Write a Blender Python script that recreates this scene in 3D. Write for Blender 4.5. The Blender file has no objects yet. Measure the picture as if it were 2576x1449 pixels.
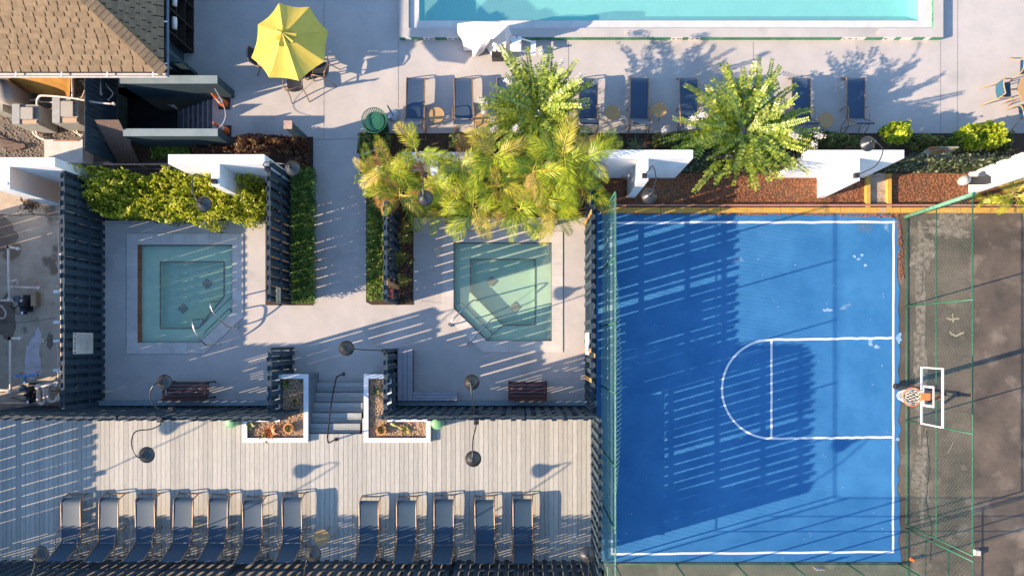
import bpy, math, random
import numpy as np
from mathutils import Vector, Matrix, noise, geometry
random.seed(7); rng = np.random.default_rng(7)
SC = bpy.context.scene; COL = SC.collection
# ------------------------------------------------------------------ camera, sky, sun, exposure
S = 83.76; H = 20.5; CX = 1313.0; CY = 862.0       # px per metre at ground, camera height, nadir in the 2576 px frame
cam = bpy.data.cameras.new('camera'); camo = bpy.data.objects.new('camera', cam); COL.objects.link(camo)
camo.location = (0, 0, H); camo.rotation_euler = (0, 0, 0)
cam.sensor_width = 36; cam.lens = 36 * H * S / 2576
cam.shift_x = -(CX - 1288) / 2576; cam.shift_y = (CY - 724.5) / 2576
cam.clip_end = 1000; SC.camera = camo
AZ = math.radians(15.7); EL = math.radians(22.7)
w = bpy.data.worlds.new('World'); SC.world = w; w.use_nodes = True
nt = w.node_tree; bg = nt.nodes['Background']; sky = nt.nodes.new('ShaderNodeTexSky')
sky.sky_type = 'NISHITA'; sky.sun_disc = False; sky.sun_elevation = EL; sky.sun_rotation = math.radians(270 - 15.7)
sky.air_density = 1.0; sky.dust_density = 0.3; sky.ozone_density = 3.0
nt.links.new(sky.outputs[0], bg.inputs[0]); bg.inputs[1].default_value = 0.15
sl = bpy.data.lights.new('sun', 'SUN'); sl.energy = 4.7; sl.angle = math.radians(0.5); sl.color = (1.0, 0.79, 0.565)
so = bpy.data.objects.new('sun', sl); COL.objects.link(so); so.location = (-30, -10, 20)
so.rotation_euler = Vector((math.cos(AZ) * math.cos(EL), math.sin(AZ) * math.cos(EL), -math.sin(EL))).to_track_quat('-Z', 'Y').to_euler()
SC.view_settings.view_transform = 'Standard'; SC.view_settings.look = 'None'
SC.view_settings.exposure = 1.32; SC.view_settings.gamma = 1; SC.view_settings.use_curve_mapping = False
SC.cycles.transparent_max_bounces = 24

# ------------------------------------------------------------------ helpers
def P(px, py, z=0.0):
    k = (1 - z / H) / S
    return Vector(((px - CX) * k, (CY - py) * k, z))
def L(px, z=0.0): return px / S * (1 - z / H)

MATS = {}
def mat(name, c, c2=None, rough=0.7, scale=4.0, detail=6.0, fine=0.0, bump=0.0, bscale=60.0, metal=0.0, spec=0.4, rand=0.0, contrast=(0.35, 0.65), stretch=None, sheen=0.0, spots=None, third=None):
    if name in MATS: return MATS[name]
    m = bpy.data.materials.new(name); m.use_nodes = True; t = m.node_tree; n = t.nodes; b = n['Principled BSDF']
    b.inputs['Roughness'].default_value = rough; b.inputs['Metallic'].default_value = metal
    b.inputs['Specular IOR Level'].default_value = spec
    if sheen: b.inputs['Sheen Weight'].default_value = sheen
    co = n.new('ShaderNodeNewGeometry').outputs['Position'] if not stretch else None
    tc = n.new('ShaderNodeTexCoord')
    src = tc.outputs['Object'] if stretch else co
    if stretch:
        mp = n.new('ShaderNodeMapping'); mp.inputs['Scale'].default_value = stretch; t.links.new(src, mp.inputs[0]); src = mp.outputs[0]
        oi = n.new('ShaderNodeObjectInfo'); ad = n.new('ShaderNodeVectorMath'); ad.operation = 'ADD'
        mu = n.new('ShaderNodeMath'); mu.operation = 'MULTIPLY'; mu.inputs[1].default_value = 60
        t.links.new(oi.outputs['Random'], mu.inputs[0]); t.links.new(src, ad.inputs[0]); t.links.new(mu.outputs[0], ad.inputs[1]); src = ad.outputs[0]
    no = n.new('ShaderNodeTexNoise'); no.inputs['Scale'].default_value = scale; no.inputs['Detail'].default_value = detail; no.inputs['Roughness'].default_value = 0.65
    t.links.new(src, no.inputs['Vector'])
    cr = n.new('ShaderNodeValToRGB'); c2 = c2 or tuple(x * 0.8 for x in c)
    cr.color_ramp.elements[0].position = contrast[0]; cr.color_ramp.elements[1].position = contrast[1]
    cr.color_ramp.elements[0].color = (*c2, 1); cr.color_ramp.elements[1].color = (*c, 1)
    t.links.new(no.outputs[0], cr.inputs[0]); out = cr.outputs[0]
    def mul(out, val_socket, lo, hi):
        mr = n.new('ShaderNodeMapRange'); mr.inputs['To Min'].default_value = lo; mr.inputs['To Max'].default_value = hi
        t.links.new(val_socket, mr.inputs[0])
        mx = n.new('ShaderNodeVectorMath'); mx.operation = 'SCALE'; t.links.new(out, mx.inputs[0]); t.links.new(mr.outputs[0], mx.inputs['Scale'])
        return mx.outputs[0]
    if third:   # big stains: (colour, scale, threshold, softness)
        n3 = n.new('ShaderNodeTexNoise'); n3.inputs['Scale'].default_value = third[1]; n3.inputs['Detail'].default_value = 5
        t.links.new(src, n3.inputs['Vector'])
        mr = n.new('ShaderNodeMapRange'); mr.inputs[1].default_value = third[2]; mr.inputs[2].default_value = third[2] + third[3]; t.links.new(n3.outputs[0], mr.inputs[0])
        mx = n.new('ShaderNodeMix'); mx.data_type = 'RGBA'; t.links.new(mr.outputs[0], mx.inputs[0]); t.links.new(out, mx.inputs[6]); mx.inputs[7].default_value = (*third[0], 1); out = mx.outputs[2]
    if fine:
        n2 = n.new('ShaderNodeTexNoise'); n2.inputs['Scale'].default_value = 45; n2.inputs['Detail'].default_value = 3
        t.links.new(src, n2.inputs['Vector']); out = mul(out, n2.outputs[0], 1 - fine, 1 + fine)
    if rand:
        oi = n.new('ShaderNodeObjectInfo'); out = mul(out, oi.outputs['Random'], 1 - rand, 1 + rand)
    t.links.new(out, b.inputs['Base Color'])
    if bump:
        nb = n.new('ShaderNodeTexNoise'); nb.inputs['Scale'].default_value = bscale; nb.inputs['Detail'].default_value = 4
        t.links.new(src, nb.inputs['Vector']); bp = n.new('ShaderNodeBump'); bp.inputs['Strength'].default_value = bump; bp.inputs['Distance'].default_value = 0.01
        t.links.new(nb.outputs[0], bp.inputs['Height']); t.links.new(bp.outputs[0], b.inputs['Normal'])
    MATS[name] = m; return m

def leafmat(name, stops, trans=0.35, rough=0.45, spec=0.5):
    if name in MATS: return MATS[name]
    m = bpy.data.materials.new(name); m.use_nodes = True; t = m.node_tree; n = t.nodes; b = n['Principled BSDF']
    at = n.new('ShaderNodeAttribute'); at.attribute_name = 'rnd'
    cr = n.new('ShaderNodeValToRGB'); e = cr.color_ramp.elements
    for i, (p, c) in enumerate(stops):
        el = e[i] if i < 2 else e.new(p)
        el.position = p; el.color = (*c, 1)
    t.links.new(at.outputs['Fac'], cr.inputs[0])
    oi = n.new('ShaderNodeObjectInfo'); mr = n.new('ShaderNodeMapRange'); mr.inputs['To Min'].default_value = .8; mr.inputs['To Max'].default_value = 1.15
    t.links.new(oi.outputs['Random'], mr.inputs[0]); sc = n.new('ShaderNodeVectorMath'); sc.operation = 'SCALE'
    t.links.new(cr.outputs[0], sc.inputs[0]); t.links.new(mr.outputs[0], sc.inputs['Scale'])
    t.links.new(sc.outputs[0], b.inputs['Base Color']); b.inputs['Roughness'].default_value = rough; b.inputs['Specular IOR Level'].default_value = spec
    tr = n.new('ShaderNodeBsdfTranslucent'); t.links.new(sc.outputs[0], tr.inputs[0])
    mx = n.new('ShaderNodeMixShader'); mx.inputs[0].default_value = trans
    t.links.new(b.outputs[0], mx.inputs[1]); t.links.new(tr.outputs[0], mx.inputs[2]); t.links.new(mx.outputs[0], n['Material Output'].inputs[0])
    MATS[name] = m; return m

def watermat(name, tint, murk=(0.1, 0.5, 0.5), murkf=0.12, bscale=2.5, bstr=0.15):
    m = bpy.data.materials.new(name); m.use_nodes = True; t = m.node_tree; n = t.nodes; n.remove(n['Principled BSDF'])
    tr = n.new('ShaderNodeBsdfTransparent'); tr.inputs[0].default_value = (*tint, 1)
    df = n.new('ShaderNodeBsdfDiffuse'); df.inputs[0].default_value = (*murk, 1)
    m1 = n.new('ShaderNodeMixShader'); m1.inputs[0].default_value = murkf; t.links.new(tr.outputs[0], m1.inputs[1]); t.links.new(df.outputs[0], m1.inputs[2])
    gl = n.new('ShaderNodeBsdfGlossy'); gl.inputs['Roughness'].default_value = 0.04
    lw = n.new('ShaderNodeLayerWeight'); lw.inputs[0].default_value = .5
    pw_ = n.new('ShaderNodeMath'); pw_.operation = 'POWER'; pw_.inputs[1].default_value = 5; fr = n.new('ShaderNodeMath'); fr.operation = 'MULTIPLY_ADD'; fr.inputs[1].default_value = .96; fr.inputs[2].default_value = .025
    t.links.new(lw.outputs['Facing'], pw_.inputs[0]); t.links.new(pw_.outputs[0], fr.inputs[0])
    g = n.new('ShaderNodeNewGeometry'); nb = n.new('ShaderNodeTexNoise'); nb.inputs['Scale'].default_value = bscale; nb.inputs['Detail'].default_value = 4
    t.links.new(g.outputs['Position'], nb.inputs['Vector']); bp = n.new('ShaderNodeBump'); bp.inputs['Strength'].default_value = bstr; bp.inputs['Distance'].default_value = 0.05
    t.links.new(nb.outputs[0], bp.inputs['Height']); t.links.new(bp.outputs[0], gl.inputs['Normal'])
    m2 = n.new('ShaderNodeMixShader'); t.links.new(fr.outputs[0], m2.inputs[0]); t.links.new(m1.outputs[0], m2.inputs[1]); t.links.new(gl.outputs[0], m2.inputs[2])
    t.links.new(m2.outputs[0], n['Material Output'].inputs[0]); return m

def glassmat(name, tint, gloss=0.12):
    m = bpy.data.materials.new(name); m.use_nodes = True; t = m.node_tree; n = t.nodes; n.remove(n['Principled BSDF'])
    tr = n.new('ShaderNodeBsdfTransparent'); tr.inputs[0].default_value = (*tint, 1)
    gl = n.new('ShaderNodeBsdfGlossy'); gl.inputs['Roughness'].default_value = 0.02
    m2 = n.new('ShaderNodeMixShader'); m2.inputs[0].default_value = gloss; t.links.new(tr.outputs[0], m2.inputs[1]); t.links.new(gl.outputs[0], m2.inputs[2])
    t.links.new(m2.outputs[0], n['Material Output'].inputs[0]); return m

def tag(o, label=None, cat=None, group=None, kind=None):
    if label: o['label'] = label
    if cat: o['category'] = cat
    if group: o['group'] = group
    if kind: o['kind'] = kind
    return o
def thing(name, label, cat, loc=(0, 0, 0), group=None):
    o = bpy.data.objects.new(name, None); o.empty_display_size = 0.2; COL.objects.link(o); o.location = loc
    return tag(o, label, cat, group)
def kids(o): return [c for c in ALLK.get(o.name, [])]
ALLK = {}
def link(name, me, parent=None, m=None, smooth=False):
    o = bpy.data.objects.new(name, me); COL.objects.link(o)
    if m is not None and not me.materials: me.materials.append(m)
    if parent is not None:
        o.parent = parent; ALLK.setdefault(parent.name, []).append(o)
    if smooth:
        me.polygons.foreach_set('use_smooth', [True] * len(me.polygons))
    return o
def copy_tree(o, parent=None):
    c = o.copy(); COL.objects.link(c)
    if parent is not None:
        c.parent = parent; ALLK.setdefault(parent.name, []).append(c)
    for ch in list(ALLK.get(o.name, [])): copy_tree(ch, c)
    return c

class MB:
    def __init__(s): s.v = []; s.f = []
    def raw(s, vs, fs):
        b = len(s.v); s.v += [tuple(v) for v in vs]; s.f += [tuple(b + i for i in f) for f in fs]; return s
    def box(s, x0, y0, z0, x1, y1, z1):
        return s.prism([(x0, y0), (x1, y0), (x1, y1), (x0, y1)], z0, z1)
    def prism(s, pts, z0, z1): return s.frus([(p[0], p[1], z0) for p in pts], [(p[0], p[1], z1) for p in pts])
    def frus(s, lo, hi):
        n = len(lo)
        return s.raw(list(lo) + list(hi), [tuple(range(n - 1, -1, -1)), tuple(range(n, 2 * n))] + [(i, (i + 1) % n, n + (i + 1) % n, n + i) for i in range(n)])
    def obox(s, c, size, rz=0, M=None):
        hx, hy, hz = size[0] / 2, size[1] / 2, size[2] / 2
        M = M or (Matrix.Translation(c) @ Matrix.Rotation(rz, 4, 'Z'))
        vs = [M @ Vector((x, y, z)) for z in (-hz, hz) for x, y in ((-hx, -hy), (hx, -hy), (hx, hy), (-hx, hy))]
        return s.raw(vs, [(3, 2, 1, 0), (4, 5, 6, 7), (0, 1, 5, 4), (1, 2, 6, 5), (2, 3, 7, 6), (3, 0, 4, 7)])
    def beam(s, a, b, w, h):
        a = Vector(a); b = Vector(b); d = b - a; ln = d.length
        q = d.to_track_quat('X', 'Z').to_matrix().to_4x4(); M = Matrix.Translation((a + b) / 2) @ q
        return s.obox(None, (ln, w, h), M=M)
    def tube(s, pts, r, n=8, cap=True, closed=False):
        pts = [Vector(p) for p in pts]; m = len(pts); rs = r if isinstance(r, (list, tuple)) else [r] * m
        base = len(s.v); prev = None
        for i, p in enumerate(pts):
            if closed: d = pts[(i + 1) % m] - pts[i - 1]
            else: d = pts[min(i + 1, m - 1)] - pts[max(i - 1, 0)]
            d.normalize()
            u = (prev - d * prev.dot(d)) if prev is not None else (Vector((0, 0, 1)).cross(d) if abs(d.z) < .95 else Vector((1, 0, 0)).cross(d))
            u.normalize(); v = d.cross(u); prev = u
            for j in range(n):
                a = 2 * math.pi * j / n; s.v.append(tuple(p + (u * math.cos(a) + v * math.sin(a)) * rs[i]))
        for i in range(m if closed else m - 1):
            for j in range(n):
                a = base + i * n + j; b = base + i * n + (j + 1) % n; i2 = (i + 1) % m
                s.f.append((a, b, base + i2 * n + (j + 1) % n, base + i2 * n + j))
        if cap and not closed:
            s.f.append(tuple(base + j for j in range(n - 1, -1, -1))); s.f.append(tuple(base + (m - 1) * n + j for j in range(n)))
        return s
    def lathe(s, prof, c=(0, 0, 0), n=24, M=None):
        base = len(s.v); c = Vector(c)
        for r, z in prof:
            for j in range(n):
                a = 2 * math.pi * j / n; p = Vector((r * math.cos(a), r * math.sin(a), z))
                s.v.append(tuple((M @ p) if M else c + p))
        for i in range(len(prof) - 1):
            for j in range(n):
                s.f.append((base + i * n + j, base + i * n + (j + 1) % n, base + (i + 1) * n + (j + 1) % n, base + (i + 1) * n + j))
        if prof[0][0] > 1e-4: s.f.append(tuple(base + j for j in range(n - 1, -1, -1)))
        if prof[-1][0] > 1e-4: s.f.append(tuple(base + (len(prof) - 1) * n + j for j in range(n)))
        return s
    def mesh(s, name, off=(0, 0, 0)):
        me = bpy.data.meshes.new(name); ox, oy, oz = off
        me.from_pydata([(x - ox, y - oy, z - oz) for x, y, z in s.v], [], s.f); me.update(); return me
    def build(s, name, m, parent=None, smooth=False):
        off = parent.location if parent is not None else (0, 0, 0)
        if parent is not None and parent.parent is not None: off = (0, 0, 0) if parent.type == 'MESH' and parent.location.length < 1e-9 else off
        base = Vector((0, 0, 0)); p = parent
        while p is not None: base += Vector(p.location); p = p.parent
        return link(name, s.mesh(name, base), parent, m, smooth)

def bez(pts, n=10):
    """Catmull-Rom through points"""
    pts = [Vector(p) for p in pts]; q = [2 * pts[0] - pts[1]] + pts + [2 * pts[-1] - pts[-2]]; out = []
    for i in range(1, len(q) - 2):
        for k in range(n):
            t = k / n; a, b, c, d = q[i - 1], q[i], q[i + 1], q[i + 2]
            out.append(0.5 * ((2 * b) + (c - a) * t + (2 * a - 5 * b + 4 * c - d) * t * t + (3 * b - a - 3 * c + d) * t ** 3))
    return out + [pts[-1]]

def sheet(name, outer, holes, z, m, skirt=0.0, kind='structure', bounds=None):
    loops = [[Vector((p[0], p[1], 0)) for p in outer]] + [[Vector((p[0], p[1], 0)) for p in h] for h in holes]
    flat = [p for l in loops for p in l]
    tris = geometry.tessellate_polygon(loops)
    vs = [(p.x, p.y, z) for p in flat]; fs = []
    for a, b, c in tris:
        n = (flat[b] - flat[a]).cross(flat[c] - flat[a])
        fs.append((a, b, c) if n.z > 0 else (a, c, b))
    if skirt:
        i0 = 0
        for l in loops:
            nb = len(vs); vs += [(p.x, p.y, z - skirt) for p in l]; k = len(l)
            for j in range(k): fs.append((i0 + j, i0 + (j + 1) % k, nb + (j + 1) % k, nb + j))
            i0 += k
    me = bpy.data.meshes.new(name); me.from_pydata(vs, [], fs); me.update()
    o = link(name, me, None, m); o['kind'] = kind; return o
def px_rect(x0, y0, x1, y1, z=0.0):
    a = P(x0, y1, z); b = P(x1, y0, z); return [(a.x, a.y), (b.x, a.y), (b.x, b.y), (a.x, b.y)]
def px_poly(pts, z=0.0): return [tuple(P(x, y, z))[:2] for x, y in pts]

def inpoly(x, y, poly):
    c = False; n = len(poly); j = n - 1
    for i in range(n):
        xi, yi = poly[i]; xj, yj = poly[j]
        if (yi > y) != (yj > y) and x < (xj - xi) * (y - yi) / (yj - yi) + xi: c = not c
        j = i
    return c

def quads_mesh(name, V, rnd, m, parent=None, base=(0, 0, 0)):
    """V (n,4,3) numpy"""
    n = len(V); me = bpy.data.meshes.new(name)
    V = V.reshape(-1, 3) - np.array(base); me.vertices.add(n * 4); me.vertices.foreach_set('co', V.astype(np.float32).ravel())
    me.loops.add(n * 4); me.loops.foreach_set('vertex_index', np.arange(n * 4, dtype=np.int32))
    me.polygons.add(n); me.polygons.foreach_set('loop_start', np.arange(0, n * 4, 4, dtype=np.int32))
    a = me.attributes.new('rnd', 'FLOAT', 'POINT'); a.data.foreach_set('value', np.repeat(rnd, 4).astype(np.float32))
    me.update(calc_edges=True); me.validate()
    return link(name, me, parent, m)
def leaves(C, size, aspect=0.5, up=0.6, jit=0.35):
    """rhombic leaves at centres C (n,3), orientation random with normal tending up"""
    n = len(C); nr = rng.normal(size=(n, 3)); nr[:, 2] += up * 2; nr /= np.linalg.norm(nr, axis=1)[:, None]
    t = rng.normal(size=(n, 3)); t -= (t * nr).sum(1)[:, None] * nr; t /= np.linalg.norm(t, axis=1)[:, None]
    b = np.cross(nr, t); s = size * (1 + jit * rng.uniform(-1, 1, n))[:, None]
    fold = nr * s * 0.12
    V = np.stack([C - t * s * .5, C + b * s * aspect * .5 + fold, C + t * s * .5, C - b * s * aspect * .5 + fold], 1)
    return V

LEAF = {
 'lime': leafmat('lime leaves', [(0, (.07, .13, .008)), (.4, (.32, .42, .012)), (.75, (.66, .68, .03)), (1, (.88, .74, .14))], .4),
 'box': leafmat('box leaves', [(0, (.04, .10, .012)), (.6, (.12, .22, .022)), (1, (.32, .40, .05))], .25),
 'mid': leafmat('shrub leaves', [(0, (.05, .08, .02)), (.6, (.15, .18, .04)), (1, (.32, .31, .09))], .3),
 'yellow': leafmat('chartreuse leaves', [(0, (.08, .15, .010)), (.5, (.32, .42, .015)), (1, (.68, .66, .05))], .4),
 'red': leafmat('copper leaves', [(0, (.05, .018, .010)), (.6, (.16, .05, .02)), (.85, (.26, .10, .03)), (1, (.30, .22, .06))], .3),
 'croton': leafmat('croton leaves', [(0, (.10, .13, .02)), (.5, (.30, .28, .05)), (1, (.55, .42, .10))], .3),
 'ivy': leafmat('ivy leaves', [(0, (.012, .025, .010)), (.6, (.04, .06, .02)), (1, (.20, .22, .10))], .2),
 'palm': leafmat('palm green', [(0, (.07, .15, .008)), (.5, (.27, .37, .015)), (1, (.66, .62, .05))], .25, .42, .35),
 'palmy': leafmat('palm yellow', [(0, (.30, .29, .02)), (.6, (.62, .50, .06)), (1, (.88, .68, .18))], .25, .42, .35),
 'palmd': leafmat('palm dry', [(0, (.35, .16, .03)), (.6, (.55, .29, .07)), (1, (.62, .42, .16))], .35, .5),
 'myrtle': leafmat('myrtle leaves', [(0, (.06, .12, .012)), (.5, (.24, .33, .03)), (1, (.70, .64, .12))], .3, .35, .6),
 'flower': leafmat('myrtle petals', [(0, (.75, .62, .50)), (.6, (.9, .82, .76)), (1, (.95, .9, .86))], .3, .8),
 'cycad': leafmat('cycad leaves', [(0, (.01, .03, .01)), (1, (.05, .09, .03))], .1, .3, .6),
}
bark = mat('bark', (.20, .15, .10), (.10, .07, .05), .9, 12, bump=.6, bscale=30)

def shrub(name, label, cat, poly, h, n, size, key, group=None, lumpy=0.35, zb=0.0, edge=.08, up=.5, aspect=.5, shell=.45, flat=False):
    """poly in px (at ground). foliage fills the volume under a lumpy top"""
    pw = px_poly(poly); xs = [p[0] for p in pw]; ys = [p[1] for p in pw]; cx = sum(xs) / len(xs); cy = sum(ys) / len(ys)
    t = thing(name, label, cat, (cx, cy, zb), group)
    C = []; R = []
    x0, x1, y0, y1 = min(xs) - edge, max(xs) + edge, min(ys) - edge, max(ys) + edge
    while len(C) < n:
        x = random.uniform(x0, x1); y = random.uniform(y0, y1)
        nz = .5 * noise.noise(Vector((x * 4.3, y * 4.3, h))) + .8 * noise.noise(Vector((x * 9.5, y * 9.5, h + 4))); nz2 = noise.noise(Vector((x * 1.7, y * 1.7, 3 + h)))
        xx = x - (x - cx) * 0.03 - (nz * edge); yy = y - nz2 * edge
        if not inpoly(xx, yy, pw): continue
        d = min(abs(x - x0), abs(x - x1), abs(y - y0), abs(y - y1))
        top = h * (1 + lumpy * (nz * .8 + nz2 * .6)) * (1 if flat else min(1, .55 + d * 1.6))
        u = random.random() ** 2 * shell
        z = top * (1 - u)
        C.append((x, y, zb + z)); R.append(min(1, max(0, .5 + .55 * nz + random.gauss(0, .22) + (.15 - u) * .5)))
    C = np.array(C); V = leaves(C, size, aspect, up)
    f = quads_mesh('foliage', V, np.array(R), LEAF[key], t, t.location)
    sb = MB(); k = 0
    for i in range(14):
        x = random.uniform(x0, x1); y = random.uniform(y0, y1)
        if inpoly(x, y, pw): sb.tube([(x, y, zb), (x + random.uniform(-.08, .08), y + random.uniform(-.08, .08), zb + h * .6)], .012, 5); k += 1
    if k == 0: sb.tube([(cx, cy, zb), (cx, cy, zb + h * .6)], .02, 5)
    sb.build('stem', bark, t)
    return t

# ------------------------------------------------------------------ materials
concrete = mat('painted deck concrete', (.50, .455, .42), (.43, .395, .37), .85, 1.3, fine=.07, bump=.15, bscale=90, third=((.38, .35, .325), .55, .58, .08))
yardcon = mat('stained yard concrete', (.50, .40, .30), (.35, .275, .20), .9, 1.6, fine=.14, bump=.3, bscale=70, third=((.20, .15, .10), .9, .60, .05))
groundm = mat('ground dirt', (.20, .16, .12), (.12, .10, .08), .95, 3, fine=.2, bump=.4)
asph = mat('asphalt', (.145, .112, .085), (.070, .056, .045), .95, .8, fine=.35, bump=.5, bscale=120, third=((.21, .17, .13), 1.3, .56, .16))
court = mat('court paint', (.040, .190, .395), (.022, .143, .33), .75, .9, fine=.06, bump=.15, bscale=120, third=((.20, .32, .44), 1.3, .70, .05))
linew = mat('court line paint', (.78, .78, .78), (.62, .66, .70), .8, 9, contrast=(.25, .5))
soil = mat('planting soil', (.085, .05, .032), (.04, .026, .018), .95, 14, fine=.3, bump=.8, bscale=50)
mulch = mat('red mulch', (.24, .10, .045), (.08, .035, .018), .95, 30, fine=.35, bump=1.0, bscale=60, contrast=(.3, .7), third=((.13, .085, .05), 1.2, .52, .08))
slate = mat('slate fence paint', (.034, .058, .078), (.018, .034, .048), .7, 3, fine=.1, rand=.22, stretch=(6, 6, 1.2), bump=.2, bscale=30)
rawwood = mat('raw picket wood', (.50, .27, .10), (.34, .17, .06), .8, 4, stretch=(6, 6, 1), rand=.2)
teal = mat('dark teal wall paint', (.030, .058, .072), (.022, .043, .055), .6, 2, fine=.05)
deckm = mat('weathered grey deck board', (.53, .50, .44), (.37, .355, .315), .85, 3.0, fine=.14, rand=.13, stretch=(14, 1.1, 4), bump=.4, bscale=20, contrast=(.3, .75))
stepm = mat('grey stair board', (.40, .41, .40), (.27, .28, .28), .85, 3.0, fine=.12, rand=.1, stretch=(1.1, 14, 4), bump=.4, bscale=20)
white = mat('white stucco', (.78, .77, .76), (.66, .65, .645), .85, 3, bump=.3, bscale=60, fine=.05)
whitep = mat('white trim paint', (.80, .80, .80), (.70, .70, .71), .6, 5)
peach = mat('peach stucco', (.92, .62, .46), (.88, .54, .38), .85, 2)
green = mat('green fence pipe', (.012, .085, .045), (.04, .15, .085), .45, 14, fine=.1, rand=.15)
greenl = mat('pale weathered green', (.18, .34, .23), (.06, .22, .14), .5, 10)
greenw = mat('green wire', (.10, .20, .14), (.16, .28, .20), .5, 8)
bronze = mat('bronze tubing', (.36, .22, .13), (.24, .14, .09), .35, 8, metal=.3)
sling = mat('blue sling mesh', (.006, .046, .090), (.004, .036, .072), .62, 30, fine=.12, sheen=.18, spec=.75)
slingu = mat('faded blue sling mesh', (.012, .05, .11), (.008, .036, .085), .62, 30, fine=.12, sheen=.2, spec=.75)
steel = mat('galvanised lamp shade', (.055, .055, .06), (.035, .035, .04), .33, 5, metal=.6, spec=.6)
blackm = mat('black metal', (.035, .035, .04), (.02, .02, .022), .45, 5)
chrome = mat('brushed stainless', (.66, .62, .56), (.5, .47, .43), .25, 8, metal=1)
tubm = mat('spa plaster', (.56, .74, .57), (.48, .66, .52), .7, 2, third=((.58, .72, .46), .8, .6, .15))
drainm = mat('dark drain grate', (.06, .08, .08), (.03, .05, .05), .6, 30)
trimm = mat('brown tile trim', (.20, .10, .06), (.12, .06, .04), .6, 20)
brick = mat('rust brick tile', (.42, .15, .06), (.28, .09, .04), .7, 10, rand=.2)
copem = mat('coping stone', (.60, .55, .50), (.51, .47, .435), .85, 3, fine=.07, rand=.07)
tealw = watermat('spa water surface', (.94, .97, .93), (.44, .54, .46), .18, 3, .10)
poolw = watermat('pool water surface', (.70, .93, .92), (.26, .54, .50), .38, 5, .35)
poolb = mat('pool plaster', (.50, .82, .80), (.42, .75, .75), .7, 2)
mint = mat('green glazed tile', (.05, .24, .13), (.03, .17, .09), .4, 10, rand=.25)
tilew = mat('white glazed tile', (.8, .76, .70), (.72, .68, .62), .4, 10)
ink = mat('black lettering', (.02, .02, .02), (.03, .03, .03), .6, 5)
inkred = mat('red lettering', (.5, .08, .05), (.4, .06, .04), .6, 5)
yellowc = mat('yellow kerb paint', (.62, .36, .06), (.48, .27, .06), .8, 6, fine=.1, third=((.40, .33, .24), 3, .62, .06))
canvas = mat('yellow canvas', (.60, .46, .08), (.54, .40, .06), .8, 3, fine=.05)
tanw = mat('tan wicker', (.52, .33, .15), (.36, .21, .09), .7, 60, fine=.15)
wood = mat('weathered plywood', (.20, .13, .10), (.11, .07, .055), .85, 3, stretch=(8, 1, 8), fine=.15)
maroon = mat('dark maroon slat', (.075, .028, .026), (.045, .018, .018), .5, 5, stretch=(1, 12, 12))
orange = mat('orange plastic', (.75, .16, .03), (.62, .11, .02), .45, 5)
pvc = mat('white pvc pipe', (.74, .60, .50), (.62, .47, .38), .5, 6, fine=.08)
shm = mat('tan asphalt shingle', (.27, .185, .105), (.195, .13, .075), .95, 9, fine=.22, rand=.13, bump=.5, bscale=150)
gutm = mat('white gutter metal', (.72, .66, .60), (.6, .5, .44), .5, 6)
heatm = mat('grey heater casing', (.36, .35, .31), (.28, .27, .24), .6, 6)
plyor = mat('orange plywood', (.55, .27, .05), (.42, .20, .04), .7, 4)
pebm = mat('tan pebble', (.72, .50, .32), (.36, .22, .13), .8, 90, fine=.3, contrast=(.2, .8))
terra = mat('terracotta pot', (.62, .30, .10), (.5, .22, .07), .7, 8)

# ------------------------------------------------------------------ setting: ground sheets
tub1 = px_poly([(347, 616), (585, 616), (585, 785), (503, 862), (347, 862)])
tub2 = px_poly([(1141, 610), (1388, 610), (1388, 858), (1225.6, 858), (1141, 776)])
poolo = px_rect(1053, -420, 2318, 50, .12)
PZ = .17
hole_pool = px_rect(1040, -430, 2330, 62)
stairhole = px_rect(268, 216, 534, 333)  # left end widened so the black floor reads as deep shade
D2 = 62.0
sheet('ground', [(-D2, -D2), (D2, -D2), (D2, D2), (-D2, D2)], [hole_pool, tub1, tub2, stairhole], -.02, groundm)
deck = sheet('pool_deck', px_poly([(-700, -500), (2900, -500), (2900, 378), (1520, 378), (1520, 440), (1475, 440), (1475, 1021), (262, 1021), (262, 410), (-700, 410)]),
             [hole_pool, tub1, tub2, stairhole], 0, concrete, .15)
sheet('equipment_yard', px_poly([(-700, 396), (262, 420), (262, 1050), (-700, 1050)]), [], .006, yardcon)
sheet('gravel_yard', px_poly([(-700, 196), (298, 196), (298, 408), (-700, 408)]), [], .008, groundm)
sheet('car_park', px_poly([(2255, 530), (3300, 530), (3300, 1900), (2255, 1900)]), [], -.004, asph)
ce = [(1500, 527)] + [(1500 + i * 25, 530 + random.uniform(-2, 3) + (5 if i > 24 else 0)) for i in range(1, 30)] + [(2262 + random.uniform(-6, 5), 556 + i * 25) for i in range(0, 34)] + [(2268, 1413), (1500, 1413)]
sheet('basketball_court', px_poly(ce), [], .004, court)
sheet('court_fence_verge', px_poly([(1475, 440), (1520, 440), (1520, 1500), (1475, 1500)]), [], .000, soil)
sheet('lower_path', px_poly([(1400, 1413.5), (3300, 1413.5), (3300, 1900), (1400, 1900)]), [], .000, asph)

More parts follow.
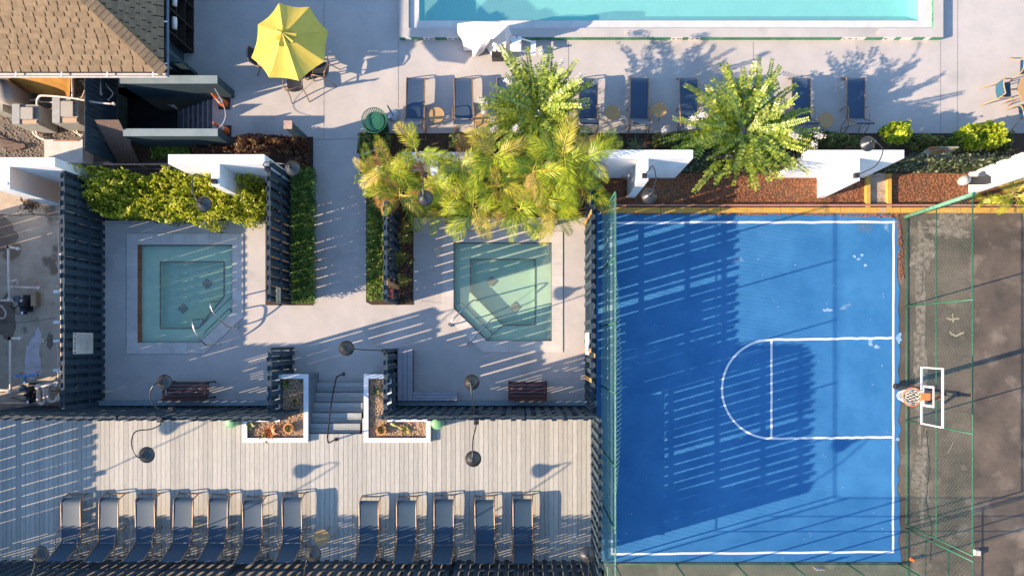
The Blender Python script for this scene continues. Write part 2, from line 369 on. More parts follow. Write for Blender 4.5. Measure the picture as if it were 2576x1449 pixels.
def strip(name, pts, wd, z, m, closed=False):
    """painted line as a thin sheet along world points"""
    mb = MB(); pts = [Vector((p[0], p[1], 0)) for p in pts]; n = len(pts); vs = []
    for i, p in enumerate(pts):
        d = (pts[min(i + 1, n - 1)] - pts[max(i - 1, 0)]).normalized(); nn = Vector((-d.y, d.x, 0)) * wd / 2
        vs += [(p.x + nn.x, p.y + nn.y, z), (p.x - nn.x, p.y - nn.y, z)]
    mb.raw(vs, [(2 * i + 1, 2 * i + 3, 2 * i + 2, 2 * i) for i in range(n - 1)])
    return mb
LW = .066
def wav(x0, y0, x1, y1, k=24, a=.9):
    return [tuple(P(x0 + (x1 - x0) * i / k + random.uniform(-a, a) * .5, y0 + (y1 - y0) * i / k + random.uniform(-a, a)))[:2] for i in range(k + 1)]
for i, (nm, pts) in enumerate([
    ('side_line', wav(1535, 561, 2251, 559)), ('base_line', wav(2247.5, 563, 2246, 1386)), ('side_line', wav(1536, 1393, 2249, 1387)),
    ('half_line', wav(1537, 564, 1539, 1390)), ('lane_line', wav(1940, 854.5, 2243.5, 850)), ('lane_line', wav(1940, 1103, 2243.5, 1099.5)),
    ('free_throw_line', wav(1940.5, 857, 1940, 1101)),
    ('free_throw_arc', [tuple(P(1940 - 124 * math.sin(a), 978.5 - 124 * math.cos(a)))[:2] for a in [math.pi * k / 40 for k in range(41)]])]):
    o = strip(nm, pts, LW, .008 + i * .0012, linew).build(nm, linew); o['kind'] = 'structure'
# deck joints
for i, (a, b, c, d) in enumerate([(815, -400, 815, 352), (1002, 103, 1002, 330), (787, 352, 921, 349), (1430, 106, 1430, 340), (2366, 105, 2366, 395), (318, 600, 318, 868), (262, 562, 668, 560), (1418, 590, 1418, 880), (2410, -400, 2408, 395), (1895, 106, 1895, 335)]):
    o = strip('expansion_joint', [tuple(P(a, b))[:2], tuple(P(c, d))[:2]], .012, .003, ink).build('expansion_joint', mat('joint filler', (.22, .22, .23), (.16, .16, .17), .9, 5)); o['kind'] = 'structure'
o = strip('deck_cable_line', [tuple(P(795, 380))[:2], tuple(P(796, 758))[:2]], .03, .0045, concrete).build('deck_kerb_line', mat('pale kerb', (.55, .52, .50), (.5, .47, .46), .85, 3)); o['kind'] = 'structure'

# beds
for i, (nm, poly, m) in enumerate([('mulch_bed', [(1500, 434), (2900, 434), (2900, 524), (1520, 524)], mulch), ('shrub_bed', [(905, 336), (2900, 336), (2900, 436), (905, 436)], soil),
    ('hedge_bed', [(200, 412), (668, 412), (668, 556), (200, 556)], soil), ('path_bed', [(668, 345), (788, 345), (788, 768), (668, 768)], soil), ('copper_bed', [(330, 345), (668, 345), (668, 411), (330, 411)], soil),
    ('palm_bed', [(921, 436), (1475, 436), (1475, 548), (1040, 548), (1040, 767), (935, 767), (921, 760)], soil)]):
    sheet(nm, px_poly(poly), [], .007 + .0013 * i, m, .02)

def scatter_bits(name, poly, n, m, size, z=.02, label=None, stretch=1.0, flat=.5, seedr=0):
    pw = px_poly(poly, z); xs = [p[0] for p in pw]; ys = [p[1] for p in pw]; mb = MB(); c = 0
    while c < n:
        x = random.uniform(min(xs), max(xs)); y = random.uniform(min(ys), max(ys))
        if not inpoly(x, y, pw): continue
        c += 1; s = size * random.uniform(.5, 1.3); a = random.uniform(0, 6.28); ca, sa = math.cos(a), math.sin(a); st = stretch
        pts = [(s * st, 0, 0), (0, s, 0), (-s * st, 0, 0), (0, -s, 0), (0, 0, s * flat), (0, 0, -s * flat)]
        tl = random.uniform(-.3, .3)
        vs = [(x + px * ca - py * sa, y + px * sa + py * ca, z + pz + px * tl + s * .2) for px, py, pz in pts]
        mb.raw(vs, [(0, 1, 4), (1, 2, 4), (2, 3, 4), (3, 0, 4), (1, 0, 5), (2, 1, 5), (3, 2, 5), (0, 3, 5)])
    o = mb.build(name, m); o['kind'] = 'stuff'
    return o
bits = mat('mulch chip', (.36, .15, .07), (.12, .045, .025), .9, 25, fine=.3, contrast=(.35, .6))
scatter_bits('mulch_chips', [(1540, 436), (2450, 436), (2450, 515), (1540, 515)], 5200, bits, .022, .01, stretch=2.2, flat=.25)
scatter_bits('leaf_litter', [(1553, 536), (2100, 536), (2262, 534), (2275, 700), (2262, 700), (2255, 548), (2000, 541), (1553, 540)], 700, bits, .018, .012, stretch=2, flat=.2)
scatter_bits('gravel_debris', [(0, 205), (208, 205), (208, 400), (0, 400)], 1500, mat('debris stone', (.42, .33, .25), (.14, .10, .08), .9, 40, contrast=(.3, .6)), .028, .015, flat=.6)
scatter_bits('bed_litter', [(975, 560), (1036, 560), (1036, 762), (975, 762)], 500, bits, .018, .02, stretch=2.5, flat=.2)

# kerbs
def pxbox(mb, x0, y0, x1, y1, z0, z1): a = P(x0, y1); b = P(x1, y0); return mb.box(a.x, a.y, z0, b.x, b.y, z1)
for k in range(9):
    x0 = 1510 + k * 150; mb = MB(); pxbox(mb, x0, 524.5, x0 + 148.6, 536.5, -.02, .13 + random.uniform(-.004, .004)); o = mb.build('yellow_kerb', yellowc); o['kind'] = 'structure'
for k in range(9):
    x0 = 1510 + k * 150
    if 2170 < x0 + 75 < 2240: pass
    mb = MB(); pxbox(mb, x0, 517, x0 + 149, 521.5, .0, .17); o = mb.build('brick_edging', mat('edging brick', (.42, .22, .15), (.28, .13, .09), .85, 50, fine=.2)); o['kind'] = 'structure'
for x0 in (2174, 2227):
    mb = MB(); pxbox(mb, x0, 440, x0 + 10, 523.5, 0, .135); o = mb.build('yellow_kerb', yellowc); o['kind'] = 'structure'
sheet('ramp_path', px_poly([(2184, 436), (2227, 436), (2227, 522), (2184, 522)]), [], .022, yardcon)

# ------------------------------------------------------------------ swimming pool
pool = thing('swimming_pool', 'long turquoise swimming pool on a low tiled platform at the top edge', 'swimming pool', P(1690, -150, 0))
def ringbox(mb, o, i, z0, z1):
    n = len(o)
    for k in range(n):
        a, b = o[k], o[(k + 1) % n]; c, d = i[(k + 1) % n], i[k]
        mb.frus([(a[0], a[1], z0), (b[0], b[1], z0), (c[0], c[1], z0), (d[0], d[1], z0)], [(a[0], a[1], z1), (b[0], b[1], z1), (c[0], c[1], z1), (d[0], d[1], z1)])
    return mb
Rp = lambda x0, x1, y1, z: px_rect(x0, -460, x1, y1, z)
ringbox(MB(), Rp(1004, 2373, 94.5, PZ), Rp(1028, 2348, 71.5, PZ), -.02, PZ).build('platform', concrete, pool)
ringbox(MB(), Rp(1028, 2348, 71.5, PZ), Rp(1053, 2318, 50, PZ), -.02, PZ - .07).build('coping', mat('pool coping', (.62, .60, .57), (.52, .51, .49), .85, 3, fine=.06), pool)
ri = Rp(1053, 2318, 50, PZ - .01); mb = MB()
n = 4
for k in range(n):
    a, b = ri[k], ri[(k + 1) % n]
    mb.raw([(a[0], a[1], PZ - .071), (b[0], b[1], PZ - .071), (b[0], b[1], -.62), (a[0], a[1], -.62)], [(0, 1, 2, 3)])
mb.raw([(p[0], p[1], -.62) for p in ri], [(0, 1, 2, 3)])
mb.build('basin', poolb, pool)
# glazed tiles on the riser and the gutter faces
tm = None
A = P(1004, 94.5, PZ); B = P(2373, 94.5, PZ); ntile = 92; tw = (B.x - A.x) / ntile
tb = MB().box(-tw / 2 + .004, -.008, -PZ / 2 + .006, tw / 2 - .004, .004, PZ / 2 - .004).mesh('riser_tile')
signs = {5: 0, 4: 0}
wh = set([1, 4, 5, 8, 9, 46, 47, 49, 50, 75, 76, 77, 78, 82, 83, 85, 86, 89])
for k in range(ntile):
    me = tb if k not in wh else None
    if me is None:
        me = bpy.data.meshes.get('riser_tile_white') or MB().box(-tw / 2 + .004, -.008, -PZ / 2 + .006, tw / 2 - .004, .004, PZ / 2 - .004).mesh('riser_tile_white')
        if not me.materials: me.materials.append(tilew)
    elif not me.materials: me.materials.append(mint)
    o = link('riser_tile', me, pool); o.location = Vector((A.x + (k + .5) * tw, A.y - .004, PZ / 2)) - pool.location
for xs, ey in ((1028, 1), (2348, -1)):
    p0 = P(xs, 71.5, PZ)
    for k in range(9):
        mb = MB(); y = p0.y + .03 + k * .16; mb.box(min(p0.x, p0.x + ey * .006), y, PZ - .068, max(p0.x, p0.x + ey * .006), y + .152, PZ - .002); mb.build('gutter_tile', mint, pool)

def text(s, size, m, parent, M, name='lettering'):
    cu = bpy.data.curves.new('t', 'FONT'); cu.body = s; cu.size = size; cu.align_x = 'CENTER'; cu.align_y = 'CENTER'; cu.extrude = .0015; cu.offset = size * .03
    to = bpy.data.objects.new('t', cu); me = bpy.data.meshes.new_from_object(to); bpy.data.objects.remove(to); bpy.data.curves.remove(cu)
    base = Vector((0, 0, 0)); p = parent
    while p is not None: base += Vector(p.location); p = p.parent
    me.transform(Matrix.Translation(-base) @ M); me.name = name
    return link(name, me, parent, m)
RX = Matrix.Rotation(math.pi / 2, 4, 'X')
def riser_text(s, k, size=.12, m=ink):
    text(s, size, m, pool, Matrix.Translation((A.x + k * tw, A.y - .0145, PZ / 2)) @ RX)
riser_text('3', 4.6); riser_text('FT', 5.55, .11); riser_text('.91', 8.5, .11); riser_text('M', 9.55)
riser_text('5', 46.5); riser_text('FT', 47.5, .11); riser_text('1.5', 49.5, .11); riser_text('M', 50.5)
riser_text('5', 75.4, .10); riser_text('FT', 76.4, .10); riser_text('5', 77.5, .10); riser_text('M', 82.5, .10)
for x in (1440, 1570, 2205):
    mb = MB(); a = P(x, 88, PZ); mb.box(a.x, a.y, PZ, a.x + .13, a.y + .1, PZ + .003)
    if x > 1500: mb.build('warning_tile', mat('faded warning tile', (.66, .52, .42), (.6, .44, .34), .7, 20), pool)
o = sheet('pool_water', [(p[0], p[1]) for p in Rp(1054, 2317, 51, PZ - .01)], [], .03, poolw)

# ------------------------------------------------------------------ spa tubs
def offs(poly, d):
    n = len(poly); out = []
    ar = sum(poly[i][0] * poly[(i + 1) % n][1] - poly[(i + 1) % n][0] * poly[i][1] for i in range(n)); sg = 1 if ar > 0 else -1
    for i in range(n):
        p0 = Vector(poly[i - 1]); p1 = Vector(poly[i]); p2 = Vector(poly[(i + 1) % n])
        d1 = (p1 - p0).normalized(); d2 = (p2 - p1).normalized(); n1 = Vector((d1.y, -d1.x)) * sg; n2 = Vector((d2.y, -d2.x)) * sg
        b = (n1 + n2).normalized(); out.append(tuple(p1 + b * (d / max(.3, b.dot(n1)))))
    return out
def tub(label, outer, inner_px, deep_z, drains, stepsdir, watz, brickside=False):
    c = sum((Vector((p[0], p[1], 0)) for p in outer), Vector()) / len(outer)
    t = thing('spa_tub', label, 'hot tub', (c.x, c.y, 0))
    co = offs(outer, .33); n = len(outer)
    # coping tiles around the rim
    for k in range(n):
        a, b = Vector(outer[k]), Vector(outer[(k + 1) % n]); a2, b2 = Vector(co[k]), Vector(co[(k + 1) % n])
        m = max(2, round((b - a).length / .34))
        for j in range(m):
            u0 = j / m + (.004 / max(.1, (b - a).length) if j else 0); u1 = (j + 1) / m
            e_ = (b - a).normalized(); nn_ = Vector((e_.y, -e_.x)); nn_ = nn_ if nn_.dot(a2 - a) > 0 else -nn_
            q = [a.lerp(b, u0), a.lerp(b, u1), b2 if j == m - 1 else a.lerp(b, u1) + nn_ * .33, a2 if j == 0 else a.lerp(b, u0) + nn_ * .33]
            MB().prism([(v.x, v.y) for v in q], -.005, .022 + random.uniform(-.001, .001)).build('coping_tile', copem, t)
    # wall and bench, deep well, floor
    inner = px_poly(inner_px, -.20)
    mb = MB()
    for k in range(n):
        a, b = outer[k], outer[(k + 1) % n]
        mb.raw([(a[0], a[1], .02), (b[0], b[1], .02), (b[0], b[1], -.20), (a[0], a[1], -.20)], [(0, 1, 2, 3), (3, 2, 1, 0)])
    mb.build('tub_wall', tubm, t)
    loops = [[Vector((*p, 0)) for p in outer], [Vector((*p, 0)) for p in inner]]; fl = [p for l in loops for p in l]
    mb = MB(); mb.raw([(p.x, p.y, -.20) for p in fl], [tuple(x) for x in geometry.tessellate_polygon(loops)]); mb.build('bench_seat', tubm, t)
    mb = MB(); m = len(inner)
    for k in range(m):
        a, b = inner[k], inner[(k + 1) % m]; mb.raw([(a[0], a[1], -.20), (b[0], b[1], -.20), (b[0], b[1], deep_z), (a[0], a[1], deep_z)], [(0, 1, 2, 3)])
    mb.raw([(p[0], p[1], deep_z) for p in inner], [tuple(range(m))]); mb.build('tub_floor', mat('teal tub floor', (.42, .62, .50), (.36, .55, .45), .7, 2, third=((.52, .68, .40), .9, .56, .2)), t)
    tr = MB()
    for k in range(m):
        a, b = inner[k], inner[(k + 1) % m]; tr.beam((a[0], a[1], -.19), (b[0], b[1], -.19), .032, .02)
    for k in range(n):
        a, b = outer[k], outer[(k + 1) % n]; tr.beam((a[0], a[1], .0), (b[0], b[1], .0), .022, .04)
    tr.build('tile_trim', trimm, t)
    for x, y in drains:
        p = P(x, y, deep_z); d = thing_part('drain_grate', MB().obox((p.x, p.y, deep_z + .015), (.23, .23, .02), math.pi / 4), drainm, t)
        g = MB()
        for i in range(5):
            for R in (0, 1):
                v = Matrix.Rotation(math.pi / 4 + R * math.pi / 2, 4, 'Z') @ Vector((0, -.09 + i * .045, 0)); g.obox((p.x + v.x, p.y + v.y, deep_z + .03), (.22, .008, .01), math.pi / 4 + R * math.pi / 2)
        g.build('grate_bar', copem, d)
    # steps in the chamfered corner
    for i, (pts, zt) in enumerate(stepsdir):
        MB().prism(px_poly(pts, zt), -.20 if i else deep_z, zt).build('tub_step', tubm, t)
        e = px_poly(pts, zt); s = MB()
        for k in range(len(e) - 1): s.beam((*e[k], zt + .004), (*e[k + 1], zt + .004), .02, .012)
        s.build('step_edge', trimm, t)
    if brickside:
        a, b = Vector(outer[0]), Vector(outer[-1]); m = 26
        for j in range(m):
            q0 = a.lerp(b, (j + .03) / m); q1 = a.lerp(b, (j + .97) / m)
            mb = MB(); mb.box(q0.x, min(q0.y, q1.y), -.26, q0.x + .012, max(q0.y, q1.y), .016); mb.build('brick', brick, t)
    o = sheet('spa_water', offs(outer, -.006), [], watz, tealw); return t
def thing_part(name, mb, m, t): return mb.build(name, m, t)
tub('square spa tub with rust brick edge, left one', tub1, [(404, 659), (564, 659), (564, 745), (500, 826), (404, 826)], -.42, [(521, 714), (461, 776)],
    [([(500, 826), (585, 745), (585, 785), (503, 862)], -.17), ([(513, 838), (577, 776), (583, 789), (516, 855)], -.14)], -.13, True)
tub('spa tub in the right enclosure with a chamfered lower left corner', tub2, [(1184, 653), (1346, 653), (1346, 818), (1266, 818), (1184, 738)], -.42, [(1237, 708), (1296, 773)],
    [([(1184, 735), (1265, 818), (1224, 855), (1143, 775)], -.17), ([(1160, 760), (1240, 840), (1226, 855), (1143, 775)], -.14)], -.06, False)
def rail(label, pts, r=.022, name='handrail', m=chrome, flanges=True):
    t = thing(name, label, 'handrail', Vector(pts[-1]))
    pp = bez(pts, 6) if len(pts) > 4 else pts
    MB().tube(pp, r, 10).build('rail', m, t, True)
    if flanges:
        for e in (pts[0], pts[-1]): MB().lathe([(.0, .012), (.05, .01), (.055, 0)], (e[0], e[1], e[2] + .004), 14).build('flange', m, t)
    return t
HR = .78
rail('curved steel handrail by the left tub, upper of the pair', [P(551, 761, -.38), P(549, 758, .2), P(531, 760, .66), P(529, 766, HR), P(537, 786, HR - .02), P(553, 803, .66), P(572, 820, .4), P(585, 822, .25), P(596, 822, 0.02)])
rail('curved steel handrail by the left tub, lower of the pair', [P(508, 805, -.38), P(505, 803, .2), P(486, 805, .66), P(484, 811, HR), P(490, 832, HR - .02), P(502, 852, .66), P(519, 868, .4), P(532, 868, .25), P(549, 868, 0.02)])
rail('straight-topped steel handrail by the right tub, left of the pair', [P(1197, 757, -.38), P(1194, 755, .3), P(1190, 756, HR - .1), P(1180, 764, HR), P(1150, 793, HR - .05), P(1132, 812, .6), P(1129, 818, .35), P(1135, 818, 0.02)])
rail('straight-topped steel handrail by the right tub, right of the pair', [P(1241, 803, -.38), P(1240, 801, .3), P(1236, 804, HR - .1), P(1227, 813, HR), P(1198, 842, HR - .05), P(1179, 861, .6), P(1176, 866, .35), P(1182, 866, 0.02)])
t = thing('skimmer_lid', 'round tan plastic lid set in the concrete left of the right tub', 'lid', P(1100, 631, 0))
MB().lathe([(.0, .012), (.118, .012), (.125, .004)], P(1100, 631, .003), 28).build('lid', mat('tan lid', (.60, .50, .38), (.55, .46, .34), .6, 8), t)
for dx, dy in ((-4, 5), (5, -4)): MB().lathe([(.0, .016), (.010, .015), (.012, .0)], P(1100 + dx, 631 + dy, .0), 8).build('screw_hole', ink, t)

# ------------------------------------------------------------------ picket fences
ZD = .95
def picket_fence(label, A, B, z0, z1, rails, group=None, pitch=.27, wdt=.128, depth=.085, posts=2.0, missing=(), raw=(), phase=0.0, m=slate, name='picket_fence', inner=True, solid=False, basez=None):
    A = Vector((A[0], A[1], 0)); B = Vector((B[0], B[1], 0)); d = B - A; ln = d.length; d.normalize(); nn = Vector((-d.y, d.x, 0)); ang = math.atan2(d.y, d.x)
    t = thing(name, label, 'fence', (A.x, A.y, z0), group)
    for rz in rails:
        mb = MB(); c = (A + B) / 2; mb.obox((c.x, c.y, rz), (ln, depth, .04), ang); mb.build('rail', m, t)
    np_ = max(1, round(ln / posts))
    for i in range(np_ + 1):
        c = A + d * (ln * i / np_); MB().obox((c.x, c.y, ((basez if basez is not None else z0) + z1 - .06) / 2), (.088, .082, z1 - .06 - (basez if basez is not None else z0)), ang).build('post', m, t)
    h = z1 - z0 - .02
    me = MB().obox((0, 0, h / 2), (wdt, .018, h)).mesh('picket'); me.materials.append(m)
    mr = MB().obox((0, 0, h / 2), (wdt, .018, h)).mesh('picket'); mr.materials.append(rawwood)
    sides = ((depth / 2 + .0105, 0), (-depth / 2 - .0105, .5))
    k = 0
    for so_, ph in sides:
        i = 0
        while True:
            s = (i + ph + phase) * pitch + wdt / 2; i += 1
            if s + wdt / 2 > ln + .02: break
            k += 1
            if (so_ > 0 and i in missing): continue
            c = A + d * s + nn * so_
            o = link('picket', mr if (so_ > 0 and i in raw) or (so_ < 0 and -i in raw) else me, t)
            o.location = Vector((c.x, c.y, z0 + .02 + random.uniform(-.012, .012))) - t.location
            o.rotation_euler = (random.uniform(-.006, .006), random.uniform(-.008, .008), ang + random.uniform(-.03, .03))
    return t
def xat(px, z=0): return P(px, 0, z).x
def yat(py, z=0): return P(0, py, z).y
xs = (P(1468, 900).x + P(1500, 900, 1.97).x) / 2
picket_fence('slate picket fence between the right tub and the court', (xs, yat(1026)), (xs, yat(432)), 0, 1.97, (.12, .72, 1.32, 1.80), missing=(11, 18, 26), raw=(4, 7, -6, 21), phase=.2, wdt=.116)
xd = (P(1485, 1200, ZD).x + P(1517, 1200, 2.92).x) / 2
yb_d = yat(1405, ZD)
ye = P(0, 1056, 2.9).y
picket_fence('tall slate picket fence between the raised wood deck and the court', (xd, yb_d - .1), (xd, ye - .02), ZD, 2.92, (ZD + .12, ZD + .72, ZD + 1.32, 2.76), missing=(9,), basez=0, phase=.1, wdt=.116)
picket_fence('long slate picket fence along the bottom edge behind the deck loungers', (xd - .1, yb_d - .08), (xat(-250, ZD), yb_d - .08), ZD, 2.92, (ZD + .12, ZD + .72, ZD + 1.32, 2.76), basez=0)
yew = (P(0, 1046, 2.9).y + P(0, 1057, 2.9).y) / 2
picket_fence('slate picket fence on the deck edge behind the left tub enclosure', (xat(-120, 2.9), yew), (P(688, 0, 2.9).x, yew - .02), .02, 2.9, (.5, ZD + .1, ZD + 1.0, 2.80), basez=0)
picket_fence('slate picket fence on the deck edge below the right tub, with a lamp', (P(955, 0, 2.9).x, yew), (P(1502, 0, 2.9).x - .06, yew), .02, 2.9, (.5, ZD + .1, ZD + 1.0, 2.80), basez=0)
def stub(label, pxl, py0, py1, z1, **k):
    # pxl: left image edge of the top; pyN ground rows
    xx = P(pxl, 0, z1).x + .065
    return picket_fence(label, (xx, yat(py1)), (xx, yat(py0)), 0, z1, (.15, z1 * .5, z1 - .05), **k)
stub('short slate fence left of the timber steps', 671, 876, 1040, 1.9)
stub('short slate fence right of the timber steps, behind the corner bench', 963, 880, 1026, 1.9)
stub('slate picket fence left of the walkway with a cream sign', 669, 448, 764, 1.85)
stub('slate picket fence right of the walkway beside yellow crotons', 963, 540, 764, 1.85, raw=(3, 6, -2))
xl = P(150, 0, 1.85).x + .065
picket_fence('dark slate picket fence between the pipe yard and the left tub', (xl, yat(1030)), (xl, yat(470)), 0, 1.85, (.15, .7, 1.25, 1.8), pitch=.25, wdt=.141)
# fence and shed outside the frame whose shadow falls on the deck and the yard; solid block added for its shade
xo = P(245, 0, ZD).x - 4.60
picket_fence('slate picket fence beyond the left edge of the deck', (xo, yb_d - .1), (xo, yew), ZD, 2.92, (ZD + .12, ZD + 1.02, 2.74), basez=0, pitch=.30, wdt=.155)
picket_fence('slate picket fence beyond the left edge of the pipe yard', (xo, yat(700)), (xo, yat(560)), 0, 2.1, (.12, 1.05, 2.05), pitch=.30, wdt=.16)
t = thing('yard_shade_block', 'added unseen shed just beyond the left edge of the pipe yard', 'shade block', (xo - 1, yat(940), 0))
MB().box(xo - 2.2, yew + .2, 0, xo, yat(705), 2.2).build('wall', teal, t)
MB().box(xo - 2.4, yew + .1, 2.2, xo + .1, yat(695), 2.28).build('roof', shm, t)

# ------------------------------------------------------------------ wood deck
dk = thing('wood_deck', 'raised deck of weathered grey boards with two rows of loungers', 'deck', P(640, 1230, 0))
bw = .1339; x = xat(-230, ZD); i = 0; meshes = {}
ytop = yat(1052, ZD); ybot = yb_d - .17; ystair = yat(1091.5, ZD)
xend = xat(1490, ZD)
while x < xend:
    xc = x + bw / 2; pxc = CX + xc * S / (1 - ZD / H)
    y1 = ystair if 775 < pxc < 915 else ytop
    key = round(y1, 3)
    if key not in meshes:
        ln = y1 - ybot; meshes[key] = MB().box(-bw / 2 + .0045, -ln / 2, -.034, bw / 2 - .0045, ln / 2, 0).mesh('deck_board'); meshes[key].materials.append(deckm)
    o = link('deck_board', meshes[key], dk); o.location = Vector((xc, (y1 + ybot) / 2, ZD + random.uniform(-.002, .002))) - dk.location
    x += bw; i += 1
mb = MB()
for yy in (1060, 1140, 1220, 1300, 1380, 1407):
    a = yat(yy, ZD)
    if yy == 1060: mb.box(xat(-230), a - .03, .0, xat(772, ZD), a + .03, ZD - .036); mb.box(xat(918, ZD), a - .03, .0, xend, a + .03, ZD - .036)
    else: mb.box(xat(-230), a - .03, .5, xend, a + .03, ZD - .036)
mb.build('joist', mat('deck joist', (.10, .09, .08), (.07, .06, .05), .9, 5), dk)
# steps
st = thing('timber_steps', 'grey timber steps from the spa level up to the deck, two boards per tread', 'steps', P(850, 1030, 0))
xa, xb = -7.43 * 0 + (792.6 - CX) / S, P(913, 1000, .1).x + .08
xa = P(775.5, 1091, ZD).x
ys0 = P(0, 962.2, .158).y; ys1 = P(0, 1091.5, ZD).y; nst = 5; dp = (ys0 - ys1) / nst
tb = MB().box(-(xb - xa) / 2, -dp / 4 + .004, -.035, (xb - xa) / 2, dp / 4 - .004, 0).mesh('tread_board'); tb.materials.append(stepm)
rb = MB()
for k in range(nst):
    z = .158 * (k + 1); y = ys0 - k * dp
    for j in range(2):
        o = link('tread_board', tb, st); o.location = Vector(((xa + xb) / 2, y - dp / 4 - j * dp / 2, z)) - st.location
    rb.box(xa, y - .035, z - .158, xb, y - .012, z - .037)
rb.box(xa, ys1 - .03, ZD - .158, xb, ys1 - .008, ZD - .037)
rb.build('riser', mat('stair riser', (.16, .17, .18), (.12, .13, .14), .8, 5), st)
rail('dark steel handrail down the timber steps', [P(864, 941, .01), P(862, 941, .4), P(849, 947, .86), P(845, 955, .90), P(834, 1010, 1.4), P(824.5, 1093, 1.80), P(824, 1103, 1.82), P(827, 1113, 1.72), P(838, 1108, 1.3), P(845, 1105, ZD + .01)], .022, 'stair_handrail', mat('dark handrail', (.07, .05, .045), (.04, .03, .03), .35, 6, metal=.5))

# planters
def planter(label, outer, rim, z1):
    """outer L polygon px at z1"""
    pw = px_poly(outer, z1); c = P(sum(p[0] for p in outer) / len(outer), sum(p[1] for p in outer) / len(outer), 0)
    t = thing('planter_box', label, 'planter', (c.x, c.y, 0)); inn = offs(pw, -rim); ringbox(MB(), pw, inn, z1 - .04, z1).build('rim', whitep, t)
    body = offs(pw, -.012); ringbox(MB(), body, offs(pw, -rim + .01), 0.0, z1 - .041).build('wall', mat('planter wall', (.16, .20, .235), (.12, .16, .19), .7, 5), t)
    fl = MB(); q = [Vector((*p, 0)) for p in inn]; fl.raw([(p[0], p[1], z1 - .12) for p in inn], [tuple(f) for f in geometry.tessellate_polygon([q])]); fl.build('soil', soil, t)
    # pebbles
    xs = [p[0] for p in inn]; ys = [p[1] for p in inn]; mb = MB(); n = 0
    while n < 3400:
        x = random.uniform(min(xs), max(xs)); y = random.uniform(min(ys), max(ys))
        if not inpoly(x, y, inn): continue
        n += 1; s = random.uniform(.010, .022); a = random.uniform(0, 3.1); ca, sa = math.cos(a), math.sin(a); z = z1 - .115 + random.uniform(0, .03)
        vs = [(x + u * ca - v * sa, y + u * sa + v * ca, z + w_) for u, v, w_ in ((s * 1.3, 0, 0), (0, s, 0), (-s * 1.3, 0, 0), (0, -s, 0), (0, 0, s * .8))]
        mb.raw(vs, [(0, 1, 4), (1, 2, 4), (2, 3, 4), (3, 0, 4)])
    o = mb.build('pebbles', pebm, t); o['kind'] = 'stuff'; return t
ZP = ZD + .12
planter('white-rimmed pebble planter left of the steps', [(692, 941), (775, 941), (775, 1113), (610, 1113), (610, 1049), (692, 1049)], .13, ZP)
planter('white-rimmed pebble planter right of the steps', [(915, 941), (985, 941), (985, 1049), (1083, 1049), (1083, 1113), (915, 1113)], .13, ZP)
def pot(label, px, py, r, plant=None, tilt=0):
    z = ZP - .1; c = P(px, py, z + .1); t = thing('plant_pot', label, 'plant pot', (c.x, c.y, z))
    MB().lathe([(r * .8, 0), (r, .14), (r, .16), (r * .72, .16), (r * .70, .10), (0, .10)], (c.x, c.y, z), 24).build('pot', terra, t, False)
    C = np.array([(c.x + random.gauss(0, r * .28), c.y + random.gauss(0, r * .28), z + .13 + random.random() * .08) for _ in range(90)])
    quads_mesh('plant', leaves(C, .05, .4, .3), rng.random(90), LEAF['mid'], t, t.location); return t
pot('round orange pot sunk in the left planter', 727, 1077, .15); pot('round orange pot sunk in the right planter', 960, 1081, .15)
pot('small orange-edged pot near the inner rim of the left planter', 744, 1008, .075)
def spiky(label, px, py, z, n, ln, key, name='spiky_plant', cat='plant', wd=.03, rise=.5):
    c = P(px, py, z); t = thing(name, label, cat, (c.x, c.y, z)); V = []
    for i in range(n):
        a = 2 * math.pi * i / n + random.uniform(-.3, .3); l = ln * random.uniform(.6, 1.1); e = Vector((math.cos(a), math.sin(a), 0)); s = Vector((-e.y, e.x, 0)) * wd
        mid = c + e * l * .5 + Vector((0, 0, l * rise)); tip = c + e * l + Vector((0, 0, l * rise * .8))
        V.append([c, mid + s, tip, mid - s]); 
    quads_mesh('leaf_blades', np.array([[tuple(q) for q in v] for v in V]), rng.random(n), LEAF[key], t, t.location); return t
LEAF['redsp'] = leafmat('red bromeliad', [(0, (.42, .09, .02)), (1, (.66, .26, .06))], .3)
spiky('spiky orange-red bromeliad in the left planter', 681, 1086, ZP - .08, 16, .26, 'redsp')
spiky('yellow leaf rosette on the lower rim of the left planter', 664, 1105, ZP - .08, 7, .2, 'croton')
spiky('dark green agave in the upper arm of the left planter', 721, 966, ZP - .08, 12, .17, 'mid')
spiky('green tuft in the upper arm of the right planter', 947, 985, ZP - .08, 14, .13, 'mid')
spiky('olive succulent in the bottom left corner of the left planter', 631, 1070, ZP - .08, 18, .16, 'mid')
spiky('yellow-tipped succulent in the middle of the right planter', 1021, 1080, ZP - .08, 12, .17, 'croton')
t = thing('cactus_paddle', 'pale yellow paddle cactus lying across the right planter', 'cactus', P(1000, 1070, ZP - .08))
pp = [P(983, 1064, ZP), P(1000, 1072, ZP), P(1016, 1080, ZP - .03)]; MB().tube(bez(pp, 5), [.035, .045, .05, .045, .03, .02, .025, .03, .03, .025, .02], 8).build('paddle', mat('cactus skin', (.60, .50, .16), (.4, .38, .1), .6, 9), t, True)
for lab, x, y in (('pale green upturned bucket by the left planter corner', 580, 1061), ('pale green round bucket beside the right planter', 1100, 1064)):
    t = thing('green_bucket', lab, 'bucket', P(x, y, ZD)); c = P(x, y, ZD + .32)
    MB().lathe([(.15, 0), (.17, .30), (.15, .325), (0, .33)], (c.x, c.y, ZD), 22).build('bucket', mat('mint plastic', (.20, .42, .20), (.16, .36, .17), .5, 5), t, True)
    MB().lathe([(.175, .285), (.185, .30), (.175, .315)], (c.x, c.y, ZD), 22).build('lid_ring', mat('mint plastic'.__add__(' rim'), (.24, .46, .24), None, .5, 5), t)

